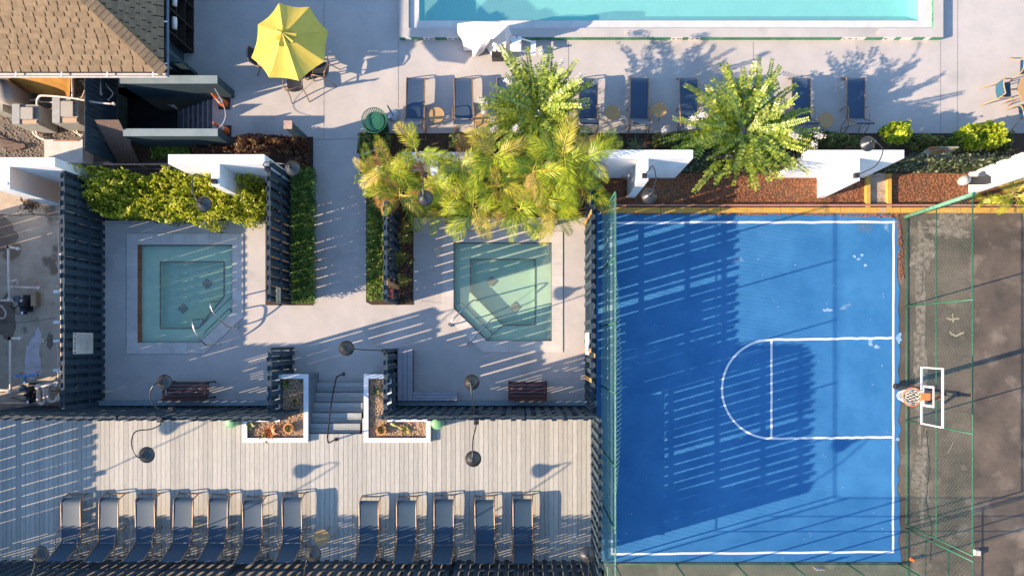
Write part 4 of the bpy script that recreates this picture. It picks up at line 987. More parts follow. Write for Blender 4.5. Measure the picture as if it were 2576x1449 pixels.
hd = Vector((-1, 1, pr)).normalized(); cap = MB().obox((0, 0, 0), (.17, .30, .014)).mesh('ridge_cap'); cap.materials.append(shm)
for k in range(34):
    p = Vector((ex, ey, ZE)) + hd * (.06 + k * .135); M = Matrix.Translation(p + Vector((0, 0, .035))) @ hd.to_track_quat('X', 'Z').to_matrix().to_4x4()
    o = link('ridge_cap', cap, roof); o.matrix_local = Matrix.Translation(-Vector(B0.location)) @ M @ Matrix.Rotation(.05, 4, 'Y')
# gutters
g = MB(); g.box(xw, ey - .125, ZE - .1, ex + .07, ey - .11, ZE - .01); g.box(xw, ey - .11, ZE - .1, ex + .07, ey - .005, ZE - .085); gs = g.build('gutter', gutm, B0)
g = MB(); g.box(ex + .075, ey - .10, ZE - .1, ex + .09, yn + 2, ZE - .01); g.box(ex + .005, ey - .10, ZE - .1, ex + .075, yn + 2, ZE - .085); ge = g.build('gutter', mat('blue-grey gutter', (.10, .15, .22), (.07, .11, .16), .5, 6), B0)
for k in range(6): x_ = ex - .3 - k * 1.2; MB().box(x_, ey - .13, ZE - .012, x_ + .03, ey, ZE).build('gutter_strap', whitep, gs)
for k in range(5): y_ = ey + .2 + k * 1.1; MB().box(ex, y_, ZE - .012, ex + .09, y_ + .03, ZE).build('gutter_strap', whitep, ge)
wx = ex - .75; wy = P(0, 196, 0).y
mb = MB(); mb.box(xw, wy, 0, wx, yn + 2, ZE - .07); mb.build('wall', teal, B0)
MB().box(wx, P(0, 192, 0).y, 0, P(497, 0, 0).x, P(0, 188, 0).y + .05, 1.9).build('side_pier', teal, B0)
# shelf rack with towels
rk = thing('towel_rack', 'black shelf rack of rolled white towels beside the pool house wall', 'shelf rack', P(470, 60, 0))
x1 = P(489, 0, 0).x; x0 = x1 - .45; ys, yn2 = P(0, 133, 0).y, P(0, -140, 0).y; zt = 1.55
blk = mat('dark brown rack wood', (.035, .022, .016), (.02, .014, .01), .6, 5)
mb = MB(); mb.box(x0, ys, .0, x0 + .03, yn2, zt); mb.build('back_board', blk, rk)
for k in range(6): y = ys + (yn2 - ys) * k / 5; MB().box(x0 + .031, y - .02, 0, x1, y + .02, zt).build('upright', blk, rk)
for z in (.03, .55, 1.05, zt - .035): MB().box(x0 + .031, ys + .021, z - .015, x1 - .004, yn2 - .021, z + .012).build('shelf', blk, rk)
for k in range(4):
    y = ys + (yn2 - ys) * (k + .5) / 5
    if k == 2: continue
    tt = tag(MB().lathe([(.0, -.16), (.07, -.16), (.075, 0), (.07, .16), (0, .16)], n=14, M=Matrix.Translation((x1 - .02, y + .02, 1.14)) @ Matrix.Rotation(math.pi / 2, 4, 'X')).build('rolled_towel', mat('white towelling', (.75, .70, .66), None, .95, 20), None, True),
             ['rolled white towel on top of the rack, nearest the stair wall', 'rolled white towel second from the stair wall on the rack', '', 'rolled white towel at the top edge of the frame on the rack'][k], 'towel')

# stairwell
sw = thing('stair_walls', 'teal parapet walls either side of the sunken concrete stairs', 'wall', P(450, 265, 0))
ZS = 1.15
for (x0, y0, x1, y1) in ((300, 191.5, 547, 211), (311, 325, 548, 343)):
    a = P(x0, y1, ZS); b = P(x1, y0, ZS); MB().box(a.x, a.y, -1.3, b.x, b.y, ZS).build('parapet', mat('shade-dark parapet', (.035, .062, .075), (.025, .048, .06), .7, 2), sw)  # dark colour puts the shade on the wall faces into the paint
    MB().box(a.x - .004, a.y - .004, ZS + .001, b.x + .004, b.y + .004, ZS + .02).build('parapet_lit_top', mat('sunlit parapet top', (.24, .29, .30), (.18, .23, .24), .7, 2), sw)  # paler slab puts the sunlit wall top into the colour
ss = thing('concrete_stairs', 'grey concrete stairs going down into the dark stairwell', 'stairs', P(500, 280, 0))
ya, yb = P(0, 333, 0).y, P(0, 216, 0).y
xst = P(534, 0, 0).x
for k in range(7):
    MB().box(xst - .224 * (k + 1), ya, -1.35, xst - .224 * k - .002 * (k > 0), yb, -.155 * (k + 1) if k < 6 else -1.05).build('step', mat('stair concrete', (.20, .19, .20), (.12, .115, .125), .9, 5, fine=.1), ss)
for k in range(6): MB().box(xst - .224 * (k + 1), ya + .01, -.155 * (k + 1) + .001, xst - .224 * (k + 1) + .035, yb - .01, -.155 * (k + 1) + .006).build('nosing', mat('worn nosing', (.42, .41, .42), None, .8, 5), ss)
mb = MB(); xf = P(268, 0, 0).x; mb.box(xf, ya, -1.4, xst - 1.55, yb, -1.1); mb.build('well_floor', mat('shade-black concrete', (.02, .022, .025), (.012, .013, .015), .7, 3), ss)  # near-black colour stands in for the deep shade of the well
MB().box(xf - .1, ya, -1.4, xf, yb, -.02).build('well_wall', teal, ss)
t = thing('white_bin', 'pale blue round bin at the bottom of the stairwell', 'bin', P(455, 268, -1.1)); c = P(452, 268, -1.1)
MB().lathe([(.13, 0), (.17, .55), (.15, .55), (.12, .04), (0, .04)], (c.x, c.y, -1.1), 20).build('bin', mat('pale blue plastic', (.42, .50, .60), None, .6, 5), t, True)
pd = thing('board_fence', 'solid dark slate board fence between the heaters and the stairwell', 'fence', P(262, 300, 0))
xx = P(212, 0, 1.5).x; ytop_, ybot_ = P(0, 196, 0).y, P(0, 415, 0).y; k = 0; y = ybot_
bm = MB().box(0, .003, 0, .022, .137, 1.5).mesh('board'); bm.materials.append(slate)
while y < ytop_ - .1:
    o = link('board', bm, pd); o.location = Vector((xx, y, random.uniform(-.01, .01))) - pd.location; y += .1405
MB().box(xx - .045, ybot_, 1.30, xx - .002, ytop_, 1.38).build('rail', rawwood, pd); MB().box(xx - .045, ybot_, .3, xx - .002, ytop_, .38).build('rail', rawwood, pd)
lp = thing('leaning_board', 'weathered plywood sheet leaning between the board fence and the stair parapet', 'board', P(300, 360, 0))
c = [P(238, 302, 1.5), P(298, 302, 1.5), P(352, 412, .05), P(297, 412, .05)]
MB().frus([tuple(v - Vector((0, 0, .02))) for v in c[::-1]], [tuple(v) for v in c[::-1]]).build('sheet', wood, lp)

# cones, chain
def cone(label, bx, by, tip, z=.71):
    b = P(bx, by, 0); t = thing('traffic_cone', label, 'traffic cone', b, 'traffic cones at the stairs')
    MB().box(b.x - .17, b.y - .17, 0, b.x + .17, b.y + .17, .03).build('base', blackm, t)
    MB().lathe([(.135, .03), (.125, .05), (.02, z), (0, z)], b, 20).build('cone', orange, t, True)
    for z0, z1 in ((.32, .44), (.50, .56)):
        f = lambda zz: .1255 + (.02 - .125) * (zz - .05) / (z - .05) + .002
        MB().lathe([(f(z0), z0), (f(z1), z1)], b, 20).build('reflective_band', mat('reflective band', (.75, .66, .55), None, .4, 5), t)
    return t
cone('orange traffic cone at the upper stair wall', 565, 262, None, .85); cone('redder traffic cone tucked behind the lower stair wall', 568, 331, None, .85)
t = thing('barrier_chain', 'thin white plastic chain hung across the stairs between the cones', 'chain', P(555, 290, .5))
a = P(541, 225, 1.1); b = P(548, 326, 1.1); mb = MB()
for k in range(34):
    u = k / 33; p = a.lerp(b, u) + Vector((.10 * math.sin(math.pi * u), 0, -.35 * math.sin(math.pi * u))); mb.obox(p, (.014, .03 if k % 2 else .02, .012), .5 * (k % 2))
mb.build('links', whitep, t)

# post with shower
t = thing('shower_post', 'square teal post with a rusty cap by the walkway entrance', 'post', P(772, 360, 0))
a = P(725, 315, 1.45); b = a; MB().box(a.x - .10, a.y - .10, 0, a.x + .10, a.y + .10, 1.45).build('post', teal, t); MB().box(a.x - .115, a.y - .115, 1.452, a.x + .115, a.y + .115, 1.48).build('cap', mat('rusty cap', (.52, .40, .33), (.35, .16, .10), .8, 30, contrast=(.4, .6)), t)
MB().tube([(a.x + .1, a.y, 1.3), (a.x + .24, a.y + .03, 1.3)], .012, 6).build('tap', chrome, t)

# ------------------------------------------------------------------ umbrella, table, chairs
um = thing('patio_umbrella', 'bright yellow octagonal patio umbrella with vent cap', 'umbrella', P(729, 108, 1.92) * 1.0)
um.location = (P(729, 108, 1.92).x, P(729, 108, 1.92).y, 0); uc = Vector(um.location)
R8 = []; angs = []
for (x, y) in ((702, 8), (779, 18), (826, 80), (817, 155), (752, 204), (677, 196), (632, 146), (649, 62)):
    p = P(x, y, 1.90); R8.append(Vector((p.x, p.y, 1.90)))
apex = Vector((uc.x, uc.y, 2.42)); mb = MB(); nseg = 10; nr = 8
for k in range(8):
    a, b = R8[k], R8[(k + 1) % 8]; vs = []
    for i in range(nr + 1):
        u = i / nr
        for j in range(nseg + 1):
            v = j / nseg; e = a.lerp(b, v); sag = math.sin(math.pi * v)
            ein = e.lerp(Vector((uc.x, uc.y, 1.90)), .045 * sag)
            p = apex.lerp(ein, u); p.z -= .035 * sag * u + .01 * math.sin(math.pi * u); p.z += .004 * math.sin(23 * v + 7 * u)
            vs.append(p)
    mb.raw(vs, [(i * (nseg + 1) + j, i * (nseg + 1) + j + 1, (i + 1) * (nseg + 1) + j + 1, (i + 1) * (nseg + 1) + j) for i in range(nr) for j in range(nseg)][::1])
mb.build('canopy', canvas, um, True)
mb = MB()
for k in range(8): mb.tube([apex + Vector((0, 0, -.05)), R8[k] + Vector((0, 0, -.012))], .010, 5)
mb.build('ribs', bronze, um)
vent = MB(); N = 32; vv = [tuple(apex + Vector((0, 0, .12)))]
for j in range(N):
    a = 2 * math.pi * j / N; rr = .25 * (1 + .16 * math.sin(8 * a) + .12 * math.sin(3 * a + 1)); vv.append((uc.x + rr * math.cos(a) + .05, uc.y + rr * math.sin(a) - .06, 2.42 - .01 + .05 * math.sin(8 * a)))
vent.raw(vv, [(0, 1 + j, 1 + (j + 1) % N) for j in range(N)]); vent.build('vent_cap', canvas, um, False)
MB().lathe([(.0, .10), (.022, .08), (.028, .04), (.018, 0)], apex + Vector((0, 0, .04)), 12).build('finial', mat('wood finial', (.30, .20, .12), None, .5, 5), um, True)
MB().tube([(uc.x, uc.y, 0), (uc.x, uc.y, 2.42)], .02, 10).build('pole', bronze, um)
MB().lathe([(0, .05), (.22, .05), (.26, 0)], (uc.x, uc.y, 0), 20).build('base', blackm, um)
def ptable(label, c, r, m):
    t = thing('patio_table', label, 'table', (c.x, c.y, 0))
    MB().lathe([(0, .70), (r - .02, .70), (r, .71), (r, .73), (0, .735)], (c.x, c.y, 0), 8 if m is tanw else 32).build('table_top', m, t)
    for k in range(4):
        a = math.pi / 4 + k * math.pi / 2; MB().tube(bez([(c.x + r * .75 * math.cos(a), c.y + r * .75 * math.sin(a), .70), (c.x + r * .45 * math.cos(a), c.y + r * .45 * math.sin(a), .35), (c.x + r * .7 * math.cos(a), c.y + r * .7 * math.sin(a), 0)], 4), .018, 6).build('leg', bronze, t)
    return t
ptable('round glass patio table under the yellow umbrella', Vector((uc.x - .5, uc.y + .20, 0)), .50, mat('smoked table glass', (.12, .15, .16), None, .15, 5))
def chair(fab, frame, arms=True):
    t = thing('patio_chair', 'x', 'chair', (0, 0, 0))
    wf, wb = .25, .23
    for s in (-1, 1):
        MB().tube(bez([(s * wf, .25, 0), (s * wf, .22, .42), (s * .27, .12, .62), (s * .27, -.12, .64), (s * wb, -.25, .62)], 4), .016, 6).build('front_leg', frame, t, True)
        MB().tube(bez([(s * (wb + .03), -.42, 0), (s * wb, -.20, .42), (s * wb, -.30, .92)], 4), .016, 6).build('back_leg', frame, t, True)
    MB().tube(bez([(-wb, -.30, .92), (0, -.36, .95), (wb, -.30, .92)], 4), .016, 6).build('top_rail', frame, t, True)
    MB().tube([(-wf, .22, .40), (wf, .22, .40)], .013, 6).build('seat_rail', frame, t)
    mb = MB(); vs = []
    for k in range(6):
        y = .22 - .42 * k / 5
        for i in range(5): u = i / 4 * 2 - 1; vs.append((u * .23, y, .42 - .02 * (1 - u * u)))
    mb.raw(vs, [(r * 5 + i, r * 5 + i + 1, r * 5 + i + 6, r * 5 + i + 5) for r in range(5) for i in range(4)]); mb.build('seat_sling', fab, t, True)
    mb = MB(); vs = []
    for k in range(6):
        u2 = k / 5
        for i in range(5): u = i / 4 * 2 - 1; vs.append((u * .22, -.20 - .10 * u2 - .05 * (1 - u * u), .44 + .46 * u2))
    mb.raw(vs, [(r * 5 + i, r * 5 + i + 1, r * 5 + i + 6, r * 5 + i + 5) for r in range(5) for i in range(4)]); mb.build('back_sling', fab, t, True)
    return t
ch = chair(mat('black sling', (.03, .035, .045), None, .6, 30), bronze)
for i, (dx, dy, a, lab) in enumerate([(.40, -.13, 1.35, 'black sling chair under the right edge of the yellow umbrella'), (-.36, -.55, .1, 'sling chair below the lower edge of the yellow umbrella'), (-.45, .95, 3.0, 'sling chair hidden under the upper right of the umbrella'), (-1.22, .15, -1.5, 'sling chair hidden under the left of the umbrella')]):
    o = ch if i == 0 else copy_tree(ch); o.location = (uc.x + dx, uc.y + dy, 0); o.rotation_euler = (0, 0, a); o['label'] = lab; o['group'] = 'chairs round the umbrella table'
tc = P(2600, 224, .73); ptable('tan octagonal patio table cut by the right edge', Vector((tc.x, tc.y, 0)), .48, tanw)
oak = mat('honey wood frame', (.52, .31, .15), (.40, .22, .10), .6, 6)
ch2 = chair(mat('teal sling', (.03, .12, .20), None, .5, 30), oak)
for i, (px, py, a, lab) in enumerate([(2526, 228, -1.5, 'honey-framed chair with teal sling left of the tan table'), (2585, 280, .0 + .2, 'honey-framed chair below the tan table at the right edge'), (2588, 168, 3.1, 'honey-framed chair above the tan table at the right edge')]):
    o = ch2 if i == 0 else copy_tree(ch2); p = P(px, py, .45); o.location = (p.x, p.y, 0); o.rotation_euler = (0, 0, a); o['label'] = lab; o['group'] = 'chairs round the tan table'

# litter bin and umbrella base
t = thing('litter_bin', 'round green slatted litter bin with a dark opening', 'litter bin', P(957, 315, 0)); c = P(941, 303, .85)
gb = mat('green bin metal', (.035, .15, .085), (.025, .12, .07), .4, 5)
for k in range(40):
    a = 2 * math.pi * k / 40; MB().tube(bez([(c.x + .27 * math.cos(a), c.y + .27 * math.sin(a), .03), (c.x + .29 * math.cos(a), c.y + .29 * math.sin(a), .55), (c.x + .355 * math.cos(a), c.y + .355 * math.sin(a), .85)], 3), .013, 4).build('slat', gb, t)
MB().tube([(c.x + .36 * math.cos(2 * math.pi * k / 40), c.y + .36 * math.sin(2 * math.pi * k / 40), .85) for k in range(40)], .013, 6, closed=True).build('top_ring', gb, t)
MB().lathe([(.26, .03), (.27, .5), (.275, .74)], (c.x, c.y, 0), 32).build('liner', blackm, t)
MB().lathe([(.13, .745), (.135, .76), (.27, .75), (.285, .73)], (c.x, c.y, 0), 32).build('lid', gb, t, False)
MB().lathe([(0, .742), (.128, .742), (.128, .738)], (c.x, c.y, 0), 24).build('opening', mat('bin inner shade', (.004, .004, .004), None, .9, 5), t)  # black disc paints the unlit inside of the bin
t = thing('umbrella_stand', 'silver disc umbrella stand with a bare pole beside the litter bin', 'umbrella stand', P(987, 290, 0)); c = P(989, 291, 0)
MB().lathe([(0, .05), (.05, .05), (.17, .03), (.185, 0)], c, 32).build('base', mat('cast silver base', (.55, .56, .58), None, .35, 5, metal=.6), t, True)
MB().tube([(c.x, c.y, .03), (c.x, c.y, .85)], .022, 12).build('pole', chrome, t); MB().tube([(c.x, c.y, .40), (c.x, c.y, .46)], .03, 12).build('collar', chrome, t)

# covered lift and white step chair
cv = thing('covered_pool_lift', 'bulky shape under a white fabric cover at the pool edge', 'covered equipment', P(1225, 110, 0))
top = [P(1151, 60, 1.25), P(1150, 85, 1.15), P(1240, 100, 1.2), P(1262, 80, 1.25), P(1282, 62, 1.2), P(1265, 56, 1.25), P(1190, 55, 1.25)]
cc = sum(top, Vector()) / len(top); mb = MB(); N = 40; rings = 9; vs = []
def ringpt(poly, u):
    n = len(poly); f = (u * n) % n; i = int(f); return poly[i % n].lerp(poly[(i + 1) % n], f - i)
bot = [P(1164, 96, .08), P(1172, 124, .10), P(1192, 138, .10), P(1226, 131, .08), P(1253, 144, .08), P(1278, 132, .1), P(1290, 108, .12), P(1276, 90, .1), P(1205, 88, .1)]
for r_ in range(rings):
    v = r_ / (rings - 1)
    for j in range(N):
        u = j / N; a = ringpt(top, u); b = ringpt(bot, u); p = a.lerp(b, v ** 1.1); fold = math.sin(u * 2 * math.pi * 9 + 1.3 * math.sin(u * 12)) * .11 * v + math.sin(u * 2 * math.pi * 4 + 2) * .06 * math.sin(math.pi * v)
        o_ = (p - cc); o_.z = 0; o_.normalize(); p = p + o_ * fold; p.z += .05 * math.sin(u * 2 * math.pi * 7) * v
        vs.append(p)
vs.append(cc + Vector((0, 0, .03)))
mb.raw(vs, [(r_ * N + j, (r_ + 1) * N + j, (r_ + 1) * N + (j + 1) % N, r_ * N + (j + 1) % N) for r_ in range(rings - 1) for j in range(N)] + [(len(vs) - 1, j, (j + 1) % N) for j in range(N)])
mb.build('fabric_cover', mat('white cover fabric', (.80, .76, .76), (.72, .69, .71), .85, 3), cv, False)
MB().box(cc.x + .15, cc.y - .45, 0, cc.x + .45, cc.y - .1, .3).build('frame_base', blackm, cv)
wc = thing('lift_seat', 'white plastic lift seat with footrest right of the fabric cover', 'seat', P(1310, 115, 0)); wpl = mat('white moulded plastic', (.80, .78, .77), (.74, .72, .71), .5, 5)
a = P(1283, 127, .60); b = P(1311, 92, .60); MB().box(a.x, a.y, .56, b.x, b.y, .60).build('seat', wpl, wc)
MB().box(a.x, a.y - .05, .60, b.x, a.y, .66).build('seat_lip', wpl, wc)
for (x, y) in ((1300, 94), (1308, 108), (1285, 108)): q = P(x, y, .605); MB().box(q.x - .01, q.y - .04, .600, q.x + .01, q.y + .04, .605).build('slot', blackm, wc)
a = P(1335, 140, .18); b = P(1348, 104, .18); MB().box(a.x, a.y, .15, b.x, b.y, .20).build('footrest', wpl, wc)
for y in (104, 134): p = P(1310, y - 6, .57); q = P(1338, y + 2, .18); MB().beam(p, q, .04, .03).build('side_arm', wpl, wc)
p = P(1300, 112, 0); MB().tube([(p.x, p.y, 0), (p.x, p.y, .56)], .04, 10).build('column', chrome, wc)

# ------------------------------------------------------------------ benches
def bench(label, px0, px1, pyf):
    z = .45; a = P(px0, 0, .8); b = P(px1, 0, .8); y0 = yew + .26; t = thing('slatted_bench', label, 'bench', ((a.x + b.x) / 2, y0 + .2, 0)); L_ = b.x - a.x
    for k in range(4): MB().box(a.x, y0 + .13 + k * .105, z - .02, b.x, y0 + .22 + k * .105, z).build('seat_slat', maroon, t)
    for k in range(3): MB().frus([(a.x, y0 + .10 - k * .035, z + .06 + k * .12), (b.x, y0 + .10 - k * .035, z + .06 + k * .12), (b.x, y0 + .125 - k * .035, z + .06 + k * .12), (a.x, y0 + .125 - k * .035, z + .06 + k * .12)],
        [(a.x, y0 + .07 - k * .035, z + .155 + k * .12), (b.x, y0 + .07 - k * .035, z + .155 + k * .12), (b.x, y0 + .095 - k * .035, z + .155 + k * .12), (a.x, y0 + .095 - k * .035, z + .155 + k * .12)]).build('back_slat', maroon, t)
    for x in (a.x + .02, b.x - .02):
        MB().box(x - .02, y0 + .50, 0, x + .02, y0 + .54, .64).build('leg', blackm, t); MB().box(x - .02, y0 + .04, 0, x + .02, y0 + .08, .64).build('leg', blackm, t)
        MB().box(x - .03, y0 + .04, .642, x + .03, y0 + .56, .67).build('armrest', maroon, t)
    return t
bench('maroon slatted bench below the left tub, under a lamp', 403, 512, 0); bench('maroon slatted bench below the right tub', 1279, 1376, 0)
cb = thing('corner_bench', 'built-in L-shaped pale grey board bench in the corner below the right tub', 'bench', P(1060, 980, 0)); gb2 = mat('lavender grey board', (.40, .39, .42), (.34, .33, .36), .7, 4, rand=.05)
zb = .42; xw0 = P(1000, 0, zb).x; xw1 = P(1037.5, 0, zb).x; yt0 = P(0, 878, zb).y; yb0 = yew + .24; w3 = (xw1 - xw0) / 3
for k in range(3): MB().box(xw0 + k * w3 + .004, yb0, zb - .03, xw0 + (k + 1) * w3 - .004, yt0, zb).build('seat_board', gb2, cb)
yh1 = P(0, 986, zb).y; h3 = (yh1 - yb0) / 3; xe = P(1150, 0, zb).x
for k in range(3): MB().box(xw1 + .006, yb0 + k * h3 + .004, zb - .03, xe, yb0 + (k + 1) * h3 - .004, zb - .002).build('seat_board', gb2, cb)
MB().box(xw0 + .03, yb0 + .02, 0, xw1 - .02, yt0 - .03, zb - .031).build('skirt', mat('bench skirt', (.13, .13, .15), None, .8, 5), cb); MB().box(xw1, yb0 + .02, 0, xe - .03, yh1 - .03, zb - .033).build('skirt', MATS['bench skirt'], cb)

# ------------------------------------------------------------------ signs
sg = thing('rules_sign', 'cream pool rules sign on the dark left fence', 'sign', P(200, 862, .9))
a = P(173, 889, 1.45); b = P(227, 889, .62); xs_ = xl + .07
a = P(200, 891, 1.0); z0s, z1s = .62, 1.50; ya_ = P(0, 890, 1.05).y; yb_ = P(0, 837, 1.05).y
xpl = xl + .066
M0 = lambda x: x
MB().box(xpl, ya_, z0s, xpl + .012, yb_, z1s).build('plate', mat('cream sign', (.70, .60, .48), None, .6, 5), sg)
RT = Matrix(((0, 0, 1, 0), (1, 0, 0, 0), (0, 1, 0, 0), (0, 0, 0, 1)))
text('SPA RULES', .075, mat('navy ink', (.03, .03, .22), None, .6, 5), sg, Matrix.Translation((xpl + .0135, (ya_ + yb_) / 2, z1s - .075)) @ RT)
for y in (ya_ + .045, yb_ - .045): MB().box(xpl + .012, y - .02, z1s - .11, xpl + .015, y + .02, z1s - .04).build('blue_square', MATS['navy ink'], sg)
mb = MB(); mt = mat('faint print', (.28, .24, .30), None, .7, 5)
for k in range(15):
    z = z1s - .155 - k * .045; ln = random.uniform(.55, .95) * (yb_ - ya_ - .1); mb.box(xpl + .012, yb_ - .05 - ln, z - .006, xpl + .0145, yb_ - .05, z + .006)
mb.build('print_line', mt, sg)
sg = thing('cream_sign', 'narrow cream sign at the lower end of the fence left of the walkway', 'sign', P(693, 745, 1.2)); xq = P(669, 0, 1.85).x + .065 + .066
ya_ = P(0, 764, 1.3).y + .03; yb_ = P(0, 726, 1.3).y + .03
MB().box(xq, ya_, 1.12, xq + .012, yb_, 1.46).build('plate', mat('yellowish sign', (.72, .60, .34), None, .6, 5), sg)
mb = MB()
for k in range(6): mb.box(xq + .012, ya_ + .07 + k * .055, 1.22, xq + .0145, ya_ + .10 + k * .055, 1.38)
mb.build('print_mark', mt, sg); MB().box(xq + .012, ya_ + .012, 1.14, xq + .0143, ya_ + .045, 1.44).build('green_band', gb, sg)
sg = thing('red_sign', 'thin red sign seen edge-on at the end of the fence right of the walkway', 'sign', P(977, 730, 1.3)); xq = P(963, 0, 1.85).x + .065 + .066
MB().box(xq, P(0, 752, 1.4).y, 1.15, xq + .03, P(0, 722, 1.4).y, 1.45).build('plate', mat('red sign paint', (.62, .10, .06), None, .5, 5), sg)
sg = thing('white_sign', 'tall white sign board on the fence between the right tub and the court', 'sign', P(1478, 860, 1)); xq = xs - .066
MB().box(xq - .015, P(0, 892, 1).y, .55, xq, P(0, 837, 1).y, 1.55).build('plate', whitep, sg)
fs = thing('fire_pull_sign', 'small red and white sign on the mesh near the bottom edge', 'sign', P(2060, 1425, .2))

# ------------------------------------------------------------------ chain-link fences
def chainlink(label, A, B, h, posts, railsz=(.08, None), cell=.085, wire=.004, m=greenw, loose=None, r=.023, postm=green, railm=green, midr=.014, z0=0.0):
    A = Vector((A[0], A[1], z0)); B = Vector((B[0], B[1], z0)); d = B - A; ln = d.length; d.normalize()
    t = thing('chain_link_fence', label, 'fence', (A.x, A.y, z0)); up = Vector((0, 0, 1)); nn = d.cross(up)
    def at(s, z): return A + d * s + up * z
    for s in posts: MB().tube([at(s, 0), at(s, h + .03)], r, 8).build('post', postm, t, True)
    for z in railsz: MB().tube([at(0, z), at(ln, z)], midr, 8).build('rail', railm, t, True)
    MB().tube([at(0, h), at(ln, h)], midr * 1.15, 8).build('rail', railm, t, True)
    mb = MB(); pitch = cell * math.sqrt(2)
    def seg(s0, z_0, s1, z_1, off):
        p = at(s0, z_0) + nn * off; q = at(s1, z_1) + nn * off; a = nn * wire / 2; e = (q - p).normalized(); b = e.cross(nn) * wire / 2
        mb.raw([p + a, p - a * .5 + b, p - a * .5 - b, q + a, q - a * .5 + b, q - a * .5 - b], [(0, 1, 4, 3), (1, 2, 5, 4), (2, 0, 3, 5)])
    s = -h
    while s < ln:
        s0, z_0 = (s, 0) if s >= 0 else (0, -s); s1, z_1 = s + h, h
        if s1 > ln: z_1 = h - (s1 - ln); s1 = ln
        if z_1 > z_0: seg(s0, z_0, s1, z_1, .033); seg(ln - s0, z_0, ln - s1, z_1, .039)
        s += pitch
    mb.build('wire_mesh', m, t)
    if loose:
        mb = MB(); s = loose[0]
        while s < loose[1]:
            w_ = .16 * math.sin(math.pi * (s - loose[0]) / (loose[1] - loose[0])) ** .6; a = at(s, h); b = at(s + pitch * .5, h + .03) + nn * (w_ * .5); c = at(s + pitch, h + .02) + nn * w_ ; e = at(s + pitch * .5, h - .02) + nn * w_ * .5
            mb.tube([a, b, c], .004, 3, False); mb.tube([at(s + pitch, h), b, at(s, h + .02) + nn * w_], .004, 3, False); s += pitch
        mb.build('loose_edge', greenl, t)
    return t
HF = 3.05; kf = 1 - HF / H
xf = P(1548, 0, HF).x; yN = P(0, 484, HF).y; yS = P(0, 1413, 0).y
def sy(py_g): return abs(P(0, py_g, 0).y - yS)
lnL = yN - yS
chainlink('tall green chain-link fence along the left of the court', (xf, yS), (xf, yN), HF, [0, sy(1262), sy(1128), sy(970), sy(820), sy(680), lnL], (.06, 1.5), loose=(2.6, 8.3), wire=.0055, railm=greenl, postm=green)
xr_ = P(2278, 0, 0).x; yRs = P(0, 1420, 0).y; yRn = P(0, 545, 0).y
chainlink('tall green chain-link fence along the right of the court', (xr_, P(0, 1318, 0).y), (xr_, yRn), HF, [0, abs(P(0, 1057, 0).y - P(0, 1318, 0).y), abs(P(0, 770, 0).y - P(0, 1318, 0).y), abs(P(0, 545, 0).y - P(0, 1318, 0).y)], (.04, 1.52), wire=.0022, postm=green)
tf = [c for c in ALLK.values()]
chainlink('tall green gate panel at the lower right corner of the court', (xr_ + .01, P(0, 1800, 0).y), (xr_ + .01, P(0, 1330, 0).y), HF, [abs(P(0, 1330, 0).y - P(0, 1800, 0).y)], (.04, 1.0, 2.05), wire=.0022)
chainlink('green chain-link fence along the bottom of the court', (xf, yS - .05), (xr_, yS - .05), HF, [abs(P(x, 0, 0).x - xf) for x in (1548, 1700, 1850, 1990, 2130)] + [xr_ - xf - .2], (.06, 1.5, 2.2), wire=.005)
# brace at top right corner
t = thing('corner_brace', 'thick green pipe brace at the upper right corner of the court', 'pipe', P(2278, 545, 0)); MB().tube([P(2277, 546, .0), P(2450, 488, HF)], .055, 10).build('pipe', greenl, t, True)
fs.location = P(2060, 1425, .3); bpy.data.objects.remove(fs)
wsn = thing('mesh_sign', 'small red and white notice wired to the bottom fence', 'sign', (P(2056, 0, .3).x, yS - .1, .25))
MB().box(P(2050, 0, .3).x, yS - .11, .15, P(2070, 0, .3).x, yS - .098, .42).build('plate', mat('red notice', (.62, .12, .08), (.7, .6, .55), .5, 30, contrast=(.5, .55)), wsn)
t = thing('boundary_cap', 'pale concrete block on the asphalt by the gate post', 'block', P(2438, 1392, 0)); c = P(2459, 1391, .1); MB().frus([(c.x - .09, c.y - .08, 0), (c.x + .09, c.y - .10, 0), (c.x + .10, c.y + .09, 0), (c.x - .07, c.y + .1, 0)], [(c.x - .07, c.y - .06, .14), (c.x + .07, c.y - .07, .14), (c.x + .08, c.y + .07, .14), (c.x - .05, c.y + .08, .14)]).build('block', mat('pale block', (.62, .54, .48), None, .8, 8), t)
t = thing('orange_cap', 'small orange object against the bottom right fence corner', 'marker', P(2291, 1405, 0)); c = P(2291, 1405, 0); MB().lathe([(.06, 0), (.05, .12), (.02, .2), (0, .2)], c, 12).build('cap', orange, t)

# ------------------------------------------------------------------ basketball hoop
bh = thing('basketball_hoop', 'basketball backboard with orange rim over the right baseline', 'basketball hoop', P(2400, 985, 0))
rc = P(2295, 998, HF); MB().tube([(rc.x + .235 * math.cos(2 * math.pi * k / 36), rc.y + .235 * math.sin(2 * math.pi * k / 36), HF) for k in range(36)], .014, 8, closed=True).build('rim', mat('orange rim', (.80, .20, .06), None, .4, 5), bh, True)
bx0 = P(2323, 0, 3.0).x; bx = 10.45
ybc = rc.y
Wb = 1.37 / 2 + .1; zb0, zb1 = 2.62, 3.54
yc = (P(0, 926, 3.54).y + P(0, 1077, 3.54).y) / 2; Wb = (P(0, 926, 3.54).y - P(0, 1077, 3.54).y) / 2
MB().box(bx, yc - Wb + .03, zb0 + .03, bx + .012, yc + Wb - .03, zb1 - .03).build('glass', glassmat('backboard glass', (.86, .90, .88), .06), bh)
fm = MB(); w2 = whitep
